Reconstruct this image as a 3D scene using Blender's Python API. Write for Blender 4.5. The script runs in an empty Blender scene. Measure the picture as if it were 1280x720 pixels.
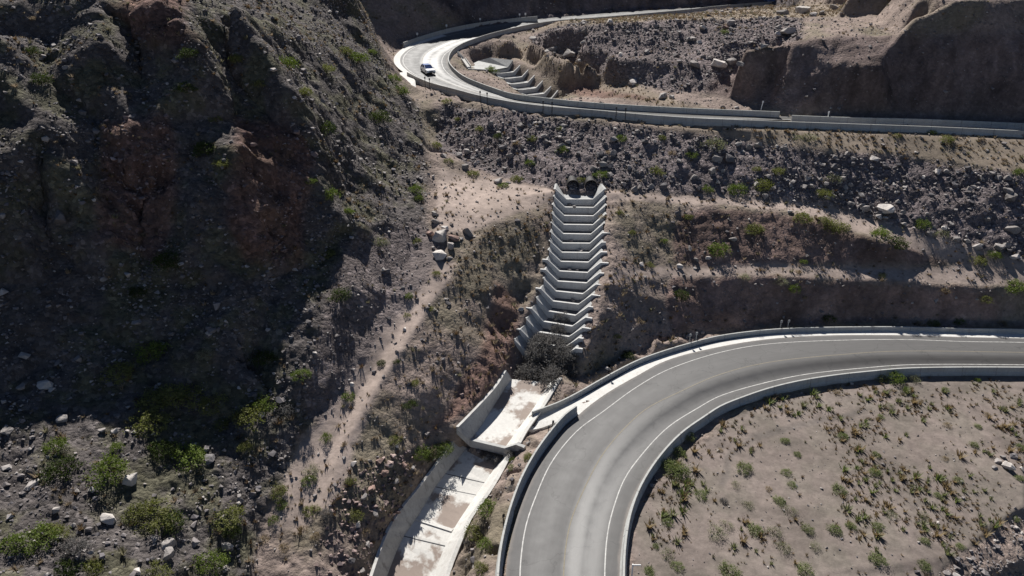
import bpy, bmesh, math, random
import numpy as np
from mathutils import Vector, Matrix, noise as mnoise
from mathutils.bvhtree import BVHTree
from mathutils.geometry import delaunay_2d_cdt
R = math.radians
rng = np.random.default_rng(7)
random.seed(7)
scene = bpy.context.scene
col = scene.collection

# ------------------------------------------------------------------ camera
CH = 46.0; PITCH = R(27.0); F = 865.0
cp, sp = math.cos(PITCH), math.sin(PITCH)
cam = bpy.data.cameras.new('camera'); camo = bpy.data.objects.new('camera', cam); col.objects.link(camo)
camo.location = (0, 0, CH); camo.rotation_euler = (R(90) - PITCH, 0, 0)
cam.sensor_width = 36; cam.lens = 36 * F / 1280; cam.clip_end = 3000; cam.clip_start = 0.5
scene.camera = camo

def W(px, py, z):
    u = (px - 640) / F; v = (py - 360) / F
    dz = -sp - cp * v; t = (z - CH) / dz
    return Vector((u * t, (cp - sp * v) * t, z))
def ray(px, py):
    u = (px - 640) / F; v = (py - 360) / F
    return Vector((u, cp - sp * v, -sp - cp * v)).normalized()
def proj(p):
    x, y, z = p[0], p[1], p[2] - CH
    t = y * cp - z * sp
    return 640 + F * x / t, 360 - F * (y * sp + z * cp) / t, t

# ------------------------------------------------------------------ lighting
SUN_AZ = R(-10); SUN_EL = R(43)     # azimuth from +Y, negative = to the left
wd = bpy.data.worlds.new('World'); scene.world = wd; wd.use_nodes = True
nt = wd.node_tree; bg = nt.nodes['Background']
sky = nt.nodes.new('ShaderNodeTexSky'); sky.sky_type = 'NISHITA'; sky.sun_disc = False
sky.sun_elevation = SUN_EL; sky.sun_rotation = SUN_AZ; sky.altitude = 3500; sky.air_density = .75; sky.dust_density = .4
nt.links.new(sky.outputs[0], bg.inputs[0]); bg.inputs[1].default_value = 0.05
sl = bpy.data.lights.new('sun', 'SUN'); so = bpy.data.objects.new('sun', sl); col.objects.link(so)
sl.energy = 5.0; sl.angle = R(0.5); sl.color = (1, .965, .915)
d = Vector((math.sin(SUN_AZ) * math.cos(SUN_EL), math.cos(SUN_AZ) * math.cos(SUN_EL), math.sin(SUN_EL)))
so.rotation_euler = d.to_track_quat('Z', 'Y').to_euler(); so.location = (0, 0, 200)
scene.view_settings.view_transform = 'Standard'; scene.view_settings.look = 'None'
scene.view_settings.gamma = 1; scene.view_settings.use_curve_mapping = False
scene.view_settings.exposure = 0.6

# ------------------------------------------------------------------ helpers
def tag(o, label=None, cat=None, group=None, kind=None):
    if label: o['label'] = label
    if cat: o['category'] = cat
    if group: o['group'] = group
    if kind: o['kind'] = kind
    return o
def empty(name, loc=(0, 0, 0), rz=0):
    o = bpy.data.objects.new(name, None); col.objects.link(o)
    o.location = loc; o.rotation_euler = (0, 0, rz); o.empty_display_size = .3
    return o
def mesh_obj(name, verts, faces, mat, parent=None, smooth=False):
    me = bpy.data.meshes.new(name)
    me.from_pydata([tuple(v) for v in verts], [], faces); me.update()
    if mat: me.materials.append(mat)
    if smooth: me.polygons.foreach_set('use_smooth', [True] * len(me.polygons))
    o = bpy.data.objects.new(name, me); col.objects.link(o)
    if parent: o.parent = parent
    return o
def np_mesh(name, V, T, mat, colors=None, smooth=False, k=3):
    me = bpy.data.meshes.new(name)
    V = np.asarray(V, dtype=np.float32); T = np.asarray(T, dtype=np.int32)
    me.vertices.add(len(V)); me.vertices.foreach_set('co', V.ravel())
    me.loops.add(T.size); me.loops.foreach_set('vertex_index', T.ravel())
    me.polygons.add(len(T)); me.polygons.foreach_set('loop_start', np.arange(0, T.size, k, dtype=np.int32))
    me.polygons.foreach_set('loop_total', np.full(len(T), k, dtype=np.int32))
    me.polygons.foreach_set('use_smooth', np.full(len(T), smooth))
    if colors is not None:
        a = me.attributes.new('Col', 'FLOAT_COLOR', 'POINT')
        c = np.ones((len(V), 4), dtype=np.float32); c[:, :3] = colors; a.data.foreach_set('color', c.ravel())
    me.update(calc_edges=True); me.validate()
    if mat: me.materials.append(mat)
    o = bpy.data.objects.new(name, me); col.objects.link(o)
    return o
class MB:
    def __init__(s): s.v = []; s.f = []
    def add(s, vs, fs):
        b = len(s.v); s.v += [tuple(x) for x in vs]; s.f += [tuple(i + b for i in q) for q in fs]
    def box(s, c, size, rz=0):
        hx, hy, hz = [a / 2 for a in size]; ca, sa = math.cos(rz), math.sin(rz); vs = []
        for x, y, z in ((-1,-1,-1),(1,-1,-1),(1,1,-1),(-1,1,-1),(-1,-1,1),(1,-1,1),(1,1,1),(-1,1,1)):
            X, Y = x * hx, y * hy
            vs.append((c[0] + X * ca - Y * sa, c[1] + X * sa + Y * ca, c[2] + z * hz))
        s.add(vs, [(0,3,2,1),(4,5,6,7),(0,1,5,4),(1,2,6,5),(2,3,7,6),(3,0,4,7)])
    def cyl(s, a, b, r, n=10, r2=None, caps=True):
        a, b = Vector(a), Vector(b); ax = (b - a).normalized(); r2 = r if r2 is None else r2
        u = ax.orthogonal().normalized(); w = ax.cross(u); vs = []
        for p, q in ((a, r), (b, r2)):
            for i in range(n):
                t = 2 * math.pi * i / n; vs.append(p + u * math.cos(t) * q + w * math.sin(t) * q)
        fs = [(i, (i + 1) % n, n + (i + 1) % n, n + i) for i in range(n)]
        if caps: fs += [tuple(range(n - 1, -1, -1)), tuple(range(n, 2 * n))]
        s.add(vs, fs)
    def build(s, name, mat, parent=None, smooth=False): return mesh_obj(name, s.v, s.f, mat, parent, smooth)

def nnode(nt, t, **kw):
    n = nt.nodes.new(t)
    for k, v in kw.items(): setattr(n, k, v)
    return n
def mix(nt, fac, a, b, mode='MIX'):
    m = nt.nodes.new('ShaderNodeMix'); m.data_type = 'RGBA'; m.blend_type = mode
    for s, v in ((0, fac), (6, a), (7, b)):
        if hasattr(v, 'is_output') or hasattr(v, 'links'): nt.links.new(v, m.inputs[s])
        else:
            m.inputs[s].default_value = v if s == 0 else (*v, 1) if len(v) == 3 else v
    return m.outputs[2]
def nz(nt, scale, detail=4, rough=.6, vec=None, w=0):
    n = nt.nodes.new('ShaderNodeTexNoise'); n.inputs['Scale'].default_value = scale
    n.inputs['Detail'].default_value = detail; n.inputs['Roughness'].default_value = rough
    if vec is not None: nt.links.new(vec, n.inputs['Vector'])
    return n.outputs['Fac']
def ramp(nt, fac, stops):
    r = nt.nodes.new('ShaderNodeValToRGB'); nt.links.new(fac, r.inputs[0]); e = r.color_ramp.elements
    while len(e) < len(stops): e.new(.5)
    for i, (p, c) in enumerate(stops):
        e[i].position = p; e[i].color = (c, c, c, 1) if not hasattr(c, '__len__') else (*c, 1)
    return r.outputs[0]
def newmat(name, rough=.85):
    m = bpy.data.materials.new(name); m.use_nodes = True; nt = m.node_tree
    p = nt.nodes['Principled BSDF']; p.inputs['Roughness'].default_value = rough
    p.inputs['Specular IOR Level'].default_value = .25
    geo = nt.nodes.new('ShaderNodeNewGeometry')
    return m, nt, p, geo.outputs['Position']
def bump(nt, p, h, strength=.5, dist=.1):
    b = nt.nodes.new('ShaderNodeBump'); b.inputs['Strength'].default_value = strength
    b.inputs['Distance'].default_value = dist; nt.links.new(h, b.inputs['Height'])
    nt.links.new(b.outputs[0], p.inputs['Normal']); return b
def addm(nt, a, b, op='ADD'):
    m = nt.nodes.new('ShaderNodeMath'); m.operation = op
    for i, v in enumerate((a, b)):
        if isinstance(v, (int, float)): m.inputs[i].default_value = v
        else: nt.links.new(v, m.inputs[i])
    return m.outputs[0]

# ------------------------------------------------------------------ materials
def mat_simple(name, c, rough=.8, var=.25, scale=3, metallic=0, bumpd=0):
    m, nt, p, pos = newmat(name, rough)
    f = ramp(nt, nz(nt, scale, 5, .65, pos), [(.3, 1 - var), (.7, 1 + var * .6)])
    nt.links.new(mix(nt, 1, c, f, 'MULTIPLY'), p.inputs['Base Color']); p.inputs['Metallic'].default_value = metallic
    if bumpd: bump(nt, p, nz(nt, scale * 6, 3, .6, pos), .5, bumpd)
    return m
def mat_terrain():
    m, nt, p, pos = newmat('terrain_soil', .95)
    p.inputs['Specular IOR Level'].default_value = .1
    at = nnode(nt, 'ShaderNodeAttribute', attribute_name='Col')
    big = ramp(nt, nz(nt, .12, 6, .65, pos), [(.3, .72), (.7, 1.25)])
    med = ramp(nt, nz(nt, 1.3, 6, .75, pos), [(.3, .72), (.72, 1.25)])
    c = mix(nt, 1, at.outputs['Color'], big, 'MULTIPLY'); c = mix(nt, 1, c, med, 'MULTIPLY')
    v = nnode(nt, 'ShaderNodeTexVoronoi'); v.inputs['Scale'].default_value = 2.6; nt.links.new(pos, v.inputs['Vector'])
    sep = nt.nodes.new('ShaderNodeSeparateColor'); nt.links.new(v.outputs['Color'], sep.inputs[0])
    st = ramp(nt, sep.outputs[0], [(.0, .7), (.55, 1.0), (.85, 1.15), (1, 1.7)])
    c = mix(nt, at.outputs['Alpha'], c, mix(nt, 1, c, st, 'MULTIPLY'))
    nt.links.new(c, p.inputs['Base Color'])
    v2 = nnode(nt, 'ShaderNodeTexVoronoi'); v2.inputs['Scale'].default_value = 6; nt.links.new(pos, v2.inputs['Vector'])
    h = addm(nt, nz(nt, 2.2, 8, .72, pos), addm(nt, v.outputs['Distance'], -.5, 'MULTIPLY'))
    h = addm(nt, h, addm(nt, v2.outputs['Distance'], -.2, 'MULTIPLY'))
    b = bump(nt, p, h, .9, .35)
    ds = nt.nodes.new('ShaderNodeMath'); ds.operation = 'MULTIPLY_ADD'; nt.links.new(at.outputs['Alpha'], ds.inputs[0]); ds.inputs[1].default_value = .33; ds.inputs[2].default_value = .03
    nt.links.new(ds.outputs[0], b.inputs['Distance'])
    return m
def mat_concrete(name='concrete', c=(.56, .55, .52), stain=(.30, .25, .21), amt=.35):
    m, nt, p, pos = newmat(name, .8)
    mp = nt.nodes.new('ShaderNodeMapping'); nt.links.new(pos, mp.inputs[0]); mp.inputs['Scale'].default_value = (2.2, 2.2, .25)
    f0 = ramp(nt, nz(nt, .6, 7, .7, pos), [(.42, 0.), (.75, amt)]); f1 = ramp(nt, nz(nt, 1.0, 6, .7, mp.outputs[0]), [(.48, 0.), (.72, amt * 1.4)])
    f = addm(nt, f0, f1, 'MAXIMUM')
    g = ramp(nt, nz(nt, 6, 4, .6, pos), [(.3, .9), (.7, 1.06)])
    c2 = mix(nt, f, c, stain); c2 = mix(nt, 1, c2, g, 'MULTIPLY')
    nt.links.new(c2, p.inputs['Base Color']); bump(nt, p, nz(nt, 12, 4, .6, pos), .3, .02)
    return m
def mat_channel():
    # bare concrete with patches of dried silt that lie on the floor
    m, nt, p, pos = newmat('channel_concrete', .8)
    n = nz(nt, .33, 4, .55, pos)
    f = ramp(nt, addm(nt, n, addm(nt, nz(nt, 2.5, 5, .7, pos), .16, 'MULTIPLY')), [(.585, 0.), (.66, 1.)])
    silt = mix(nt, nz(nt, 3, 4, .6, pos), (.26, .21, .18), (.34, .28, .24))
    g = ramp(nt, nz(nt, 3, 5, .6, pos), [(.3, .88), (.7, 1.06)])
    c = mix(nt, 1, (.66, .64, .60), g, 'MULTIPLY')
    nt.links.new(mix(nt, f, c, silt), p.inputs['Base Color']); bump(nt, p, nz(nt, 12, 4, .6, pos), .3, .02)
    return m
def mat_asphalt(name, c, spec=.5, dr=0.):
    m, nt, p, pos = newmat(name, .6)
    p.inputs['Specular IOR Level'].default_value = spec
    a = nnode(nt, 'ShaderNodeAttribute', attribute_name='Col')      # r = across-road coordinate 0..1
    sep = nt.nodes.new('ShaderNodeSeparateColor'); nt.links.new(a.outputs['Color'], sep.inputs[0])
    acr = sep.outputs[0]
    streak = ramp(nt, acr, [(0, 1.12), (.1, 1.0), (.22, .96), (.30, 1.0), (.40, .93), (.50, .97), (.56, .74), (.66, .62), (.76, .72), (.86, .8), (1, .95)])
    g = ramp(nt, nz(nt, .5, 6, .6, pos), [(.3, .93), (.7, 1.07)])
    g2 = ramp(nt, nz(nt, 14, 3, .7, pos), [(.3, .9), (.7, 1.1)])
    cc = mix(nt, 1, c, streak, 'MULTIPLY'); cc = mix(nt, 1, cc, g, 'MULTIPLY'); cc = mix(nt, 1, cc, g2, 'MULTIPLY')
    cmb = nt.nodes.new('ShaderNodeCombineXYZ'); m1 = addm(nt, acr, 26., 'MULTIPLY'); m2 = addm(nt, sep.outputs[1], 22., 'MULTIPLY')
    nt.links.new(m1, cmb.inputs[0]); nt.links.new(m2, cmb.inputs[1])
    lg = ramp(nt, nz(nt, 1.0, 6, .7, cmb.outputs[0]), [(.3, .86), (.55, 1.0), (.75, 1.12)]); cc = mix(nt, 1, cc, lg, 'MULTIPLY')
    vo = nt.nodes.new('ShaderNodeTexVoronoi'); vo.feature = 'DISTANCE_TO_EDGE'; vo.inputs['Scale'].default_value = .16; wv = nt.nodes.new('ShaderNodeVectorMath'); wv.operation = 'ADD'
    nn = nt.nodes.new('ShaderNodeTexNoise'); nn.inputs['Scale'].default_value = .5; nn.inputs['Detail'].default_value = 6; nt.links.new(pos, nn.inputs['Vector'])
    sc_ = nt.nodes.new('ShaderNodeVectorMath'); sc_.operation = 'SCALE'; sc_.inputs['Scale'].default_value = 4.0; nt.links.new(nn.outputs['Color'], sc_.inputs[0])
    nt.links.new(pos, wv.inputs[0]); nt.links.new(sc_.outputs[0], wv.inputs[1]); nt.links.new(wv.outputs[0], vo.inputs['Vector'])
    ck = ramp(nt, vo.outputs['Distance'], [(0, .62), (.006, .8), (.010, 1.)]); cc = mix(nt, 1, cc, ck, 'MULTIPLY')
    dust = ramp(nt, addm(nt, acr, addm(nt, nz(nt, 1.2, 5, .7, pos), .05, 'MULTIPLY')), [(0.02, .55), (.06, 0.), (.975, 0.), (1, .5)])
    cc = mix(nt, dust, cc, (.22, .19, .17))
    nt.links.new(cc, p.inputs['Base Color'])
    r = ramp(nt, acr, [(0, .75), (.22, .62), (.3, .6), (.46, .66), (.56, .42), (.66, .27), (.75, .36), (.86, .62), (1, .75)])
    r2 = ramp(nt, nz(nt, .8, 5, .6, pos), [(.3, -.05 + dr), (.7, .06 + dr)])
    nt.links.new(addm(nt, r, r2), p.inputs['Roughness'])
    bump(nt, p, nz(nt, 30, 3, .7, pos), .15, .01)
    return m
def mat_leaf(name, a, b, tint=(.72, .8, .42)):
    m, nt, p, pos = newmat(name, .75)
    oi = nt.nodes.new('ShaderNodeObjectInfo')
    c = mix(nt, nz(nt, 2.5, 3, .6, pos), a, b)
    f = ramp(nt, oi.outputs['Random'], [(0, .8), (1, 1.2)])
    nt.links.new(mix(nt, 1, c, f, 'MULTIPLY'), p.inputs['Base Color'])
    tr = nt.nodes.new('ShaderNodeBsdfTranslucent'); nt.links.new(mix(nt, 1, c, tint, 'MULTIPLY'), tr.inputs[0])
    ms = nt.nodes.new('ShaderNodeMixShader'); ms.inputs[0].default_value = .4
    out = nt.nodes['Material Output']
    nt.links.new(p.outputs[0], ms.inputs[1]); nt.links.new(tr.outputs[0], ms.inputs[2]); nt.links.new(ms.outputs[0], out.inputs[0])
    return m
def mat_rock(name, a, b):
    m, nt, p, pos = newmat(name, .9)
    oi = nt.nodes.new('ShaderNodeObjectInfo')
    c = mix(nt, ramp(nt, nz(nt, 1.6, 6, .7, pos), [(.3, 0.), (.7, 1.)]), a, b)
    f = ramp(nt, oi.outputs['Random'], [(0, .75), (1, 1.25)])
    nt.links.new(mix(nt, 1, c, f, 'MULTIPLY'), p.inputs['Base Color'])
    bump(nt, p, nz(nt, 5, 6, .7, pos), .7, .12)
    return m
def mat_vcol(name, rough=.9, transl=False):
    m, nt, p, pos = newmat(name, rough)
    a = nnode(nt, 'ShaderNodeAttribute', attribute_name='Col')
    f = ramp(nt, nz(nt, 3, 4, .6, pos), [(.3, .8), (.7, 1.2)])
    c = mix(nt, 1, a.outputs['Color'], f, 'MULTIPLY')
    nt.links.new(c, p.inputs['Base Color'])
    if transl:
        tr = nt.nodes.new('ShaderNodeBsdfTranslucent'); nt.links.new(c, tr.inputs[0])
        ms = nt.nodes.new('ShaderNodeMixShader'); ms.inputs[0].default_value = .35
        nt.links.new(p.outputs[0], ms.inputs[1]); nt.links.new(tr.outputs[0], ms.inputs[2])
        nt.links.new(ms.outputs[0], nt.nodes['Material Output'].inputs[0])
    return m
M = dict(
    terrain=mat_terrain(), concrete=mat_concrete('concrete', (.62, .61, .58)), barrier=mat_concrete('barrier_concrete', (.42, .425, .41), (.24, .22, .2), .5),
    chute=mat_concrete('chute_concrete', (.42, .42, .41), (.17, .165, .16), .6), shadefloor=mat_concrete('basin_shade_silt', (.15, .15, .155), (.09, .085, .08), .8), lip=mat_concrete('sunlit_lip_concrete', (.56, .555, .54), (.3, .28, .26), .4), channel=mat_channel(),  # basin floors darkened as painted shade plus silt stain; lips paler as sunlit
    asphalt=mat_asphalt('old_asphalt', (.084, .081, .080)), asphalt_up=mat_asphalt('upper_asphalt', (.12, .119, .118), .28, .06),
    white=mat_simple('white_paint', (.50, .49, .47), .7, .4, 2), yellow=mat_simple('faded_yellow_paint', (.21, .185, .14), .7, .25, 4),
    rock=mat_rock('grey_rock', (.22, .20, .19), (.36, .33, .31)), rock_pale=mat_rock('pale_rock', (.42, .38, .35), (.58, .54, .50)),
    rock_red=mat_rock('reddish_rock', (.20, .13, .11), (.30, .21, .18)), rock_dark=mat_rock('dark_rock', (.10, .095, .10), (.19, .175, .175)),
    leaf_green=mat_leaf('green_leaves', (.10, .14, .028), (.19, .235, .06)), leaf_olive=mat_leaf('olive_leaves', (.14, .15, .048), (.25, .25, .095)),
    leaf_pale=mat_leaf('pale_leaves', (.22, .22, .15), (.33, .32, .235)), leaf_dark=mat_leaf('dark_leaves', (.04, .058, .016), (.08, .105, .03)),
    leaf_field=mat_leaf('field_leaves', (.16, .19, .075), (.26, .29, .14)), leaf_grey=mat_leaf('grey_twigs', (.12, .12, .115), (.20, .19, .185), (1, .97, .95)), straw=mat_leaf('straw_blades', (.25, .195, .12), (.34, .28, .18), (1, .9, .7)),
    wood=mat_simple('stem_bark', (.13, .10, .075), .9, .3, 8),
    black=mat_simple('black_rubber', (.02, .02, .02), .8, .1), glass=mat_simple('car_glass', (.03, .05, .13), .12, .05),
    carwhite=mat_simple('white_car_paint', (.75, .76, .78), .25, .03), chrome=mat_simple('headlight_glass', (.7, .72, .75), .15, .05, metallic=.6),
    carblue=mat_simple('blue_paint_sky_sheen', (.08, .14, .34), .3, .05), redlens=mat_simple('red_lens', (.35, .02, .02), .3, .05),
    jointfill=mat_simple('joint_filler', (.16, .155, .15), .9, .2), steel=mat_simple('galvanised_steel', (.32, .33, .34), .45, .15, 6, metallic=.5), darkpost=mat_simple('post_shade_and_joint', (.05, .05, .055), .6, .2, 6),  # dark posts: their shadow side put into the colour; same tone fills floor joints
    whitepost=mat_simple('white_post_paint', (.75, .75, .73), .5, .1, 6), pipe=mat_simple('shade_dark_pipe', (.03, .028, .028), .7, .3, 5, metallic=.4),  # pipe coloured near black to paint the shade inside it
    rubble=mat_vcol('rubble_stone'), grass=mat_vcol('dry_grass', .85, True),
)

# ------------------------------------------------------------------ curves
def cr(pts, step=1.0):
    """Catmull-Rom through 3D points, resampled at about step metres."""
    P = [Vector(p) for p in pts]
    P = [P[0] * 2 - P[1]] + P + [P[-1] * 2 - P[-2]]
    out = []
    for i in range(1, len(P) - 2):
        p0, p1, p2, p3 = P[i - 1:i + 3]
        d = [max((b - a).length, 1e-4) ** .5 for a, b in ((p0, p1), (p1, p2), (p2, p3))]
        m1 = (p1 - p0) / d[0] - (p2 - p0) / (d[0] + d[1]) + (p2 - p1) / d[1]
        m2 = (p2 - p1) / d[1] - (p3 - p1) / (d[1] + d[2]) + (p3 - p2) / d[2]
        m1 *= d[1]; m2 *= d[1]
        for k in range(16):
            t = k / 16; t2, t3 = t * t, t * t * t
            out.append(p1 * (2*t3 - 3*t2 + 1) + m1 * (t3 - 2*t2 + t) + p2 * (-2*t3 + 3*t2) + m2 * (t3 - t2))
    out.append(P[-2])
    return resample(out, step)
def resample(pts, step=None, n=None):
    L = [0]
    for a, b in zip(pts, pts[1:]): L.append(L[-1] + (b - a).length)
    if n is None: n = max(2, int(round(L[-1] / step)) + 1)
    out = []; j = 0
    for i in range(n):
        s = L[-1] * i / (n - 1)
        while j < len(L) - 2 and L[j + 1] < s: j += 1
        f = (s - L[j]) / max(L[j + 1] - L[j], 1e-6); out.append(pts[j].lerp(pts[j + 1], min(max(f, 0), 1)))
    return out
def side(pts, i):
    a = pts[max(i - 1, 0)]; b = pts[min(i + 1, len(pts) - 1)]; d = (b - a); d.z = 0; d.normalize()
    return Vector((d.y, -d.x, 0))     # to the right of travel
def off(pts, o, dz=0): return [p + side(pts, i) * o + Vector((0, 0, dz)) for i, p in enumerate(pts)]
def pz(lst, z): return [W(a, b, z) for a, b in lst]
def pzz(lst): return [W(a, b, c) for a, b, c in lst]
def ribbon(name, A, B, mat, parent=None, nx=1, smooth=True, across=False):
    n = len(A); V = []; T = []; C = []
    for i in range(n):
        for k in range(nx + 1):
            f = k / nx; V.append(tuple(A[i].lerp(B[i], f))); C.append((f, i / n, 0))
    for i in range(n - 1):
        for k in range(nx):
            a = i * (nx + 1) + k; T.append((a, a + 1, a + nx + 2, a + nx + 1))
    V = np.array(V)
    # make it face up
    e1 = V[T[0][1]] - V[T[0][0]]; e2 = V[T[0][2]] - V[T[0][0]]
    if np.cross(e1, e2)[2] < 0: T = [t[::-1] for t in T]
    o = np_mesh(name, V, T, mat, np.array(C) if across else None, smooth, 4)
    if parent: o.parent = parent
    return o
def sweep(name, path, prof, mat, parent=None, closed_ends=True):
    """prof: list of (offset to the right, height), open at the bottom is fine."""
    n = len(path); m = len(prof); V = []; Fc = []
    for i, p in enumerate(path):
        s = side(path, i)
        for o_, h in prof: V.append(p + s * o_ + Vector((0, 0, h)))
    for i in range(n - 1):
        for k in range(m):
            a = i * m + k; b = i * m + (k + 1) % m; Fc.append((a, b, b + m, a + m))
    if closed_ends: Fc += [tuple(range(m - 1, -1, -1)), tuple(range((n - 1) * m, n * m))]
    o = mesh_obj(name, V, Fc, mat, parent)
    bm = bmesh.new(); bm.from_mesh(o.data); bmesh.ops.recalc_face_normals(bm, faces=bm.faces); bm.to_mesh(o.data); bm.free()
    return o

# ---- lower road (pavement level z = 0)
O_pav = [W(a, b, 0) for a, b in ((640, 860), (632, 780), (631, 740), (634, 700), (641, 665), (652, 630), (668, 593), (690, 556), (722, 520), (755, 494), (796, 470), (835, 450), (900, 433.5), (960, 424), (1030, 419.5), (1120, 419), (1210, 421.5), (1280, 423), (1420, 429))]
I_top = [W(a, b, .85) for a, b in ((800, 860), (782, 780), (778, 740), (778, 700), (781, 667), (787, 637), (800, 604), (822, 570), (850, 540), (880, 518.7), (900, 506), (930, 494), (960, 484), (997, 475), (1040, 468), (1085, 463), (1135, 459), (1280, 458), (1420, 461))]
G_out = [W(a, b, 0) for a, b in ((700, 508), (718, 500.5), (757, 480), (796, 458), (835, 443.5), (900, 427), (960, 418.5), (1030, 414.2), (1120, 413), (1210, 415.5), (1280, 417), (1420, 423))]
B1 = [W(a, b, .85) for a, b in ((640, 870), (625, 780), (622, 735), (624, 700), (630, 665), (639, 632), (651, 600), (667, 570), (683, 546.7), (706.7, 519), (720.5, 509))]
B2 = [W(a, b, .6) for a, b in ((666, 515), (699, 503), (725, 490), (753, 474), (796, 451.5), (827, 440), (860, 430), (900, 420), (960, 412.5), (1010, 410), (1070, 409), (1135, 409), (1210, 411), (1280, 412), (1420, 418))]
Lout = [W(a, b, 0) for a, b in ((668, 860), (652, 780), (650, 735), (651, 700), (657.5, 657), (670, 620), (690, 577), (722, 538), (753, 515), (796, 483.7), (835, 462), (900, 440.5), (960, 430), (1060, 425), (1135, 424.5), (1210, 427), (1280, 428), (1420, 433))]
Lin = [W(a, b, 0) for a, b in ((778, 860), (759, 780), (756, 735), (756.5, 700), (759, 670), (764, 645), (780, 600), (800, 571), (835, 534), (874, 509), (900, 495), (960, 477.5), (1010, 467.5), (1085, 459.5), (1135, 456), (1280, 456), (1420, 459))]
Lmid = [W(a, b, 0) for a, b in ((724, 860), (706, 780), (704.5, 720), (707, 685), (714, 650), (727, 618), (752, 570), (778, 538), (808, 511), (847, 491), (900, 468), (960, 453), (1060, 442.5), (1120, 439), (1280, 440.5), (1420, 444))]
O_pav, I_top, G_out, B1, B2, Lout, Lin, Lmid = [[Vector((p.x, p.y, 0)) for p in cr(c, 1.0)] for c in (O_pav, I_top, G_out, B1, B2, Lout, Lin, Lmid)]
# ---- upper road
near_top = pzz([(509, 90, 22.5), (523, 97, 22.0), (538, 103, 21.8), (572, 112, 21.6), (597, 118.6, 21.4), (640, 127, 21.1), (684, 132.5, 20.95), (740, 137, 20.8), (800, 142.5, 20.6), (865, 147, 20.45), (975, 151.5, 20.2), (1060, 154.5, 20.0), (1160, 158, 19.8), (1280, 163.5, 19.6), (1420, 171, 19.3)])
in_top = pzz([(1020, -4, 30.6), (975, .8, 30.2), (900, 7.0, 29.6), (860, 11.5, 29.2), (794, 17.6, 28.3), (747, 21.5, 27.5), (691, 26, 26.7), (661, 30.5, 26.2), (640, 35, 25.8), (613, 41.7, 25.2), (597, 46.7, 24.8), (580, 53, 24.3), (568, 60, 23.8), (561.7, 68, 23.4), (561, 76.7, 22.9), (567, 85, 22.4), (580, 95, 22.0), (597, 102.5, 21.8), (618, 110, 21.6), (640, 116.7, 21.4), (684, 122.5, 21.2), (740, 128, 21.0), (840, 134, 20.7), (975, 139.5, 20.4)])
far_top = pzz([(504, 53, 24.4), (530, 44, 25.0), (563, 35, 25.8), (597, 28.5, 26.4), (640, 23, 27.1), (672, 20, 27.6)])
U_out = pzz([(1420, 168, 18.45), (1280, 161, 18.75), (1060, 153, 19.15), (865, 150, 19.6), (740, 144, 19.95), (640, 132, 20.25), (572, 117, 20.75), (538, 107, 21.0), (510, 97, 21.4), (495, 88, 21.8), (487, 78, 22.2), (490, 68, 22.7), (504, 58, 23.4), (547, 43.8, 24.5), (597, 33.5, 25.5), (640, 27.5, 26.2), (672, 23.5, 26.7), (740, 17.5, 27.6), (800, 13.3, 28.4), (860, 9.8, 28.9), (940, 4, 29.5), (1020, -3, 30.1)])
rt_top = pzz([(990, 144, 20.4), (1040, 146, 20.2), (1160, 149, 19.9), (1280, 154, 19.7), (1420, 160, 19.5)])
near_top, in_top, far_top, U_out, rt_top = [cr(c, 1.5) for c in (near_top, in_top, far_top, U_out, rt_top)]
def inz(p, dz): return Vector((p.x, p.y, p.z + dz))
U_in = [inz(p, -.85) for p in in_top][::-1]          # right end -> far end
U_in = cr([W(1420, 160, 18.6), W(1280, 154.5, 18.85), W(1160, 150, 19.05), W(1040, 147, 19.35)] + [Vector(p) for p in U_in[2::5]], 1.5)

# ---- channel and chute (z of lips / floor)
def lerp(a, b, f): return a + (b - a) * f
NST = 17
bl = [(708, 249), (706.2, 259), (705.2, 269.5), (704.6, 280.7), (704, 292.3), (703.2, 304), (702.3, 315.5), (701, 327), (699.3, 339), (697, 351.6), (694.7, 364), (691, 376.5), (685.5, 389), (679.5, 402), (673, 415), (666, 428), (659, 441)]
br = [(741, 249), (742, 259.5), (741.6, 270), (741, 281.2), (738.5, 292.8), (737.3, 304.3), (736.3, 316), (735.2, 328), (734.2, 341), (733, 354), (728.3, 367.5), (723, 380.5), (719, 394.5), (715, 408), (711, 421), (706, 434), (702, 447)]
zl = [12.0 - .665 * i for i in range(NST)]
BL = [W(*bl[i], zl[i]) for i in range(NST)]; BR = [W(*br[i], zl[i]) for i in range(NST)]
CH_h = 1.55; CH_w = 1.6
def outer(A, B, w, h):      # beyond A away from B, raised
    d = (A - B); d.z = 0; d.normalize(); return A + d * w + Vector((0, 0, h))
TL = [outer(BL[i], BR[i], CH_w, CH_h) for i in range(NST)]; TR = [outer(BR[i], BL[i], CH_w, CH_h) for i in range(NST)]
# segment A of the channel: left top, left floor, right floor, right top
def zA(f): return lerp(.3, -1.2, f)
def zB(f): return lerp(-2.5, -5.6, f)
A_LF = [W(640, 474, zA(0)), W(632, 485, zA(.2)), W(619, 505, zA(.5)), W(600, 535, zA(.85)), W(590, 547.5, zA(1))]
A_RF = [W(687, 478, zA(0)), W(681, 488, zA(.2)), W(667, 510, zA(.5)), W(645, 540, zA(.85)), W(632.5, 557.5, zA(1))]
A_LT = [W(633, 463, 1.9), W(623, 480, 1.5), W(604, 502, 1.05), W(582, 525, .5), W(573, 534, .35)]
A_RT = [W(699, 472, 1.1), W(690, 486, .8), W(677, 507, .35), W(656, 537, 0.), W(647, 553, -.2)]
B_LF = [W(584, 560, zB(0)), W(565, 582, zB(.15)), W(543, 611, zB(.35)), W(521, 648, zB(.58)), W(505.6, 669, zB(.7)), W(484, 720, zB(1)), W(462, 790, zB(1.3)), W(440, 880, zB(1.6))]
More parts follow.
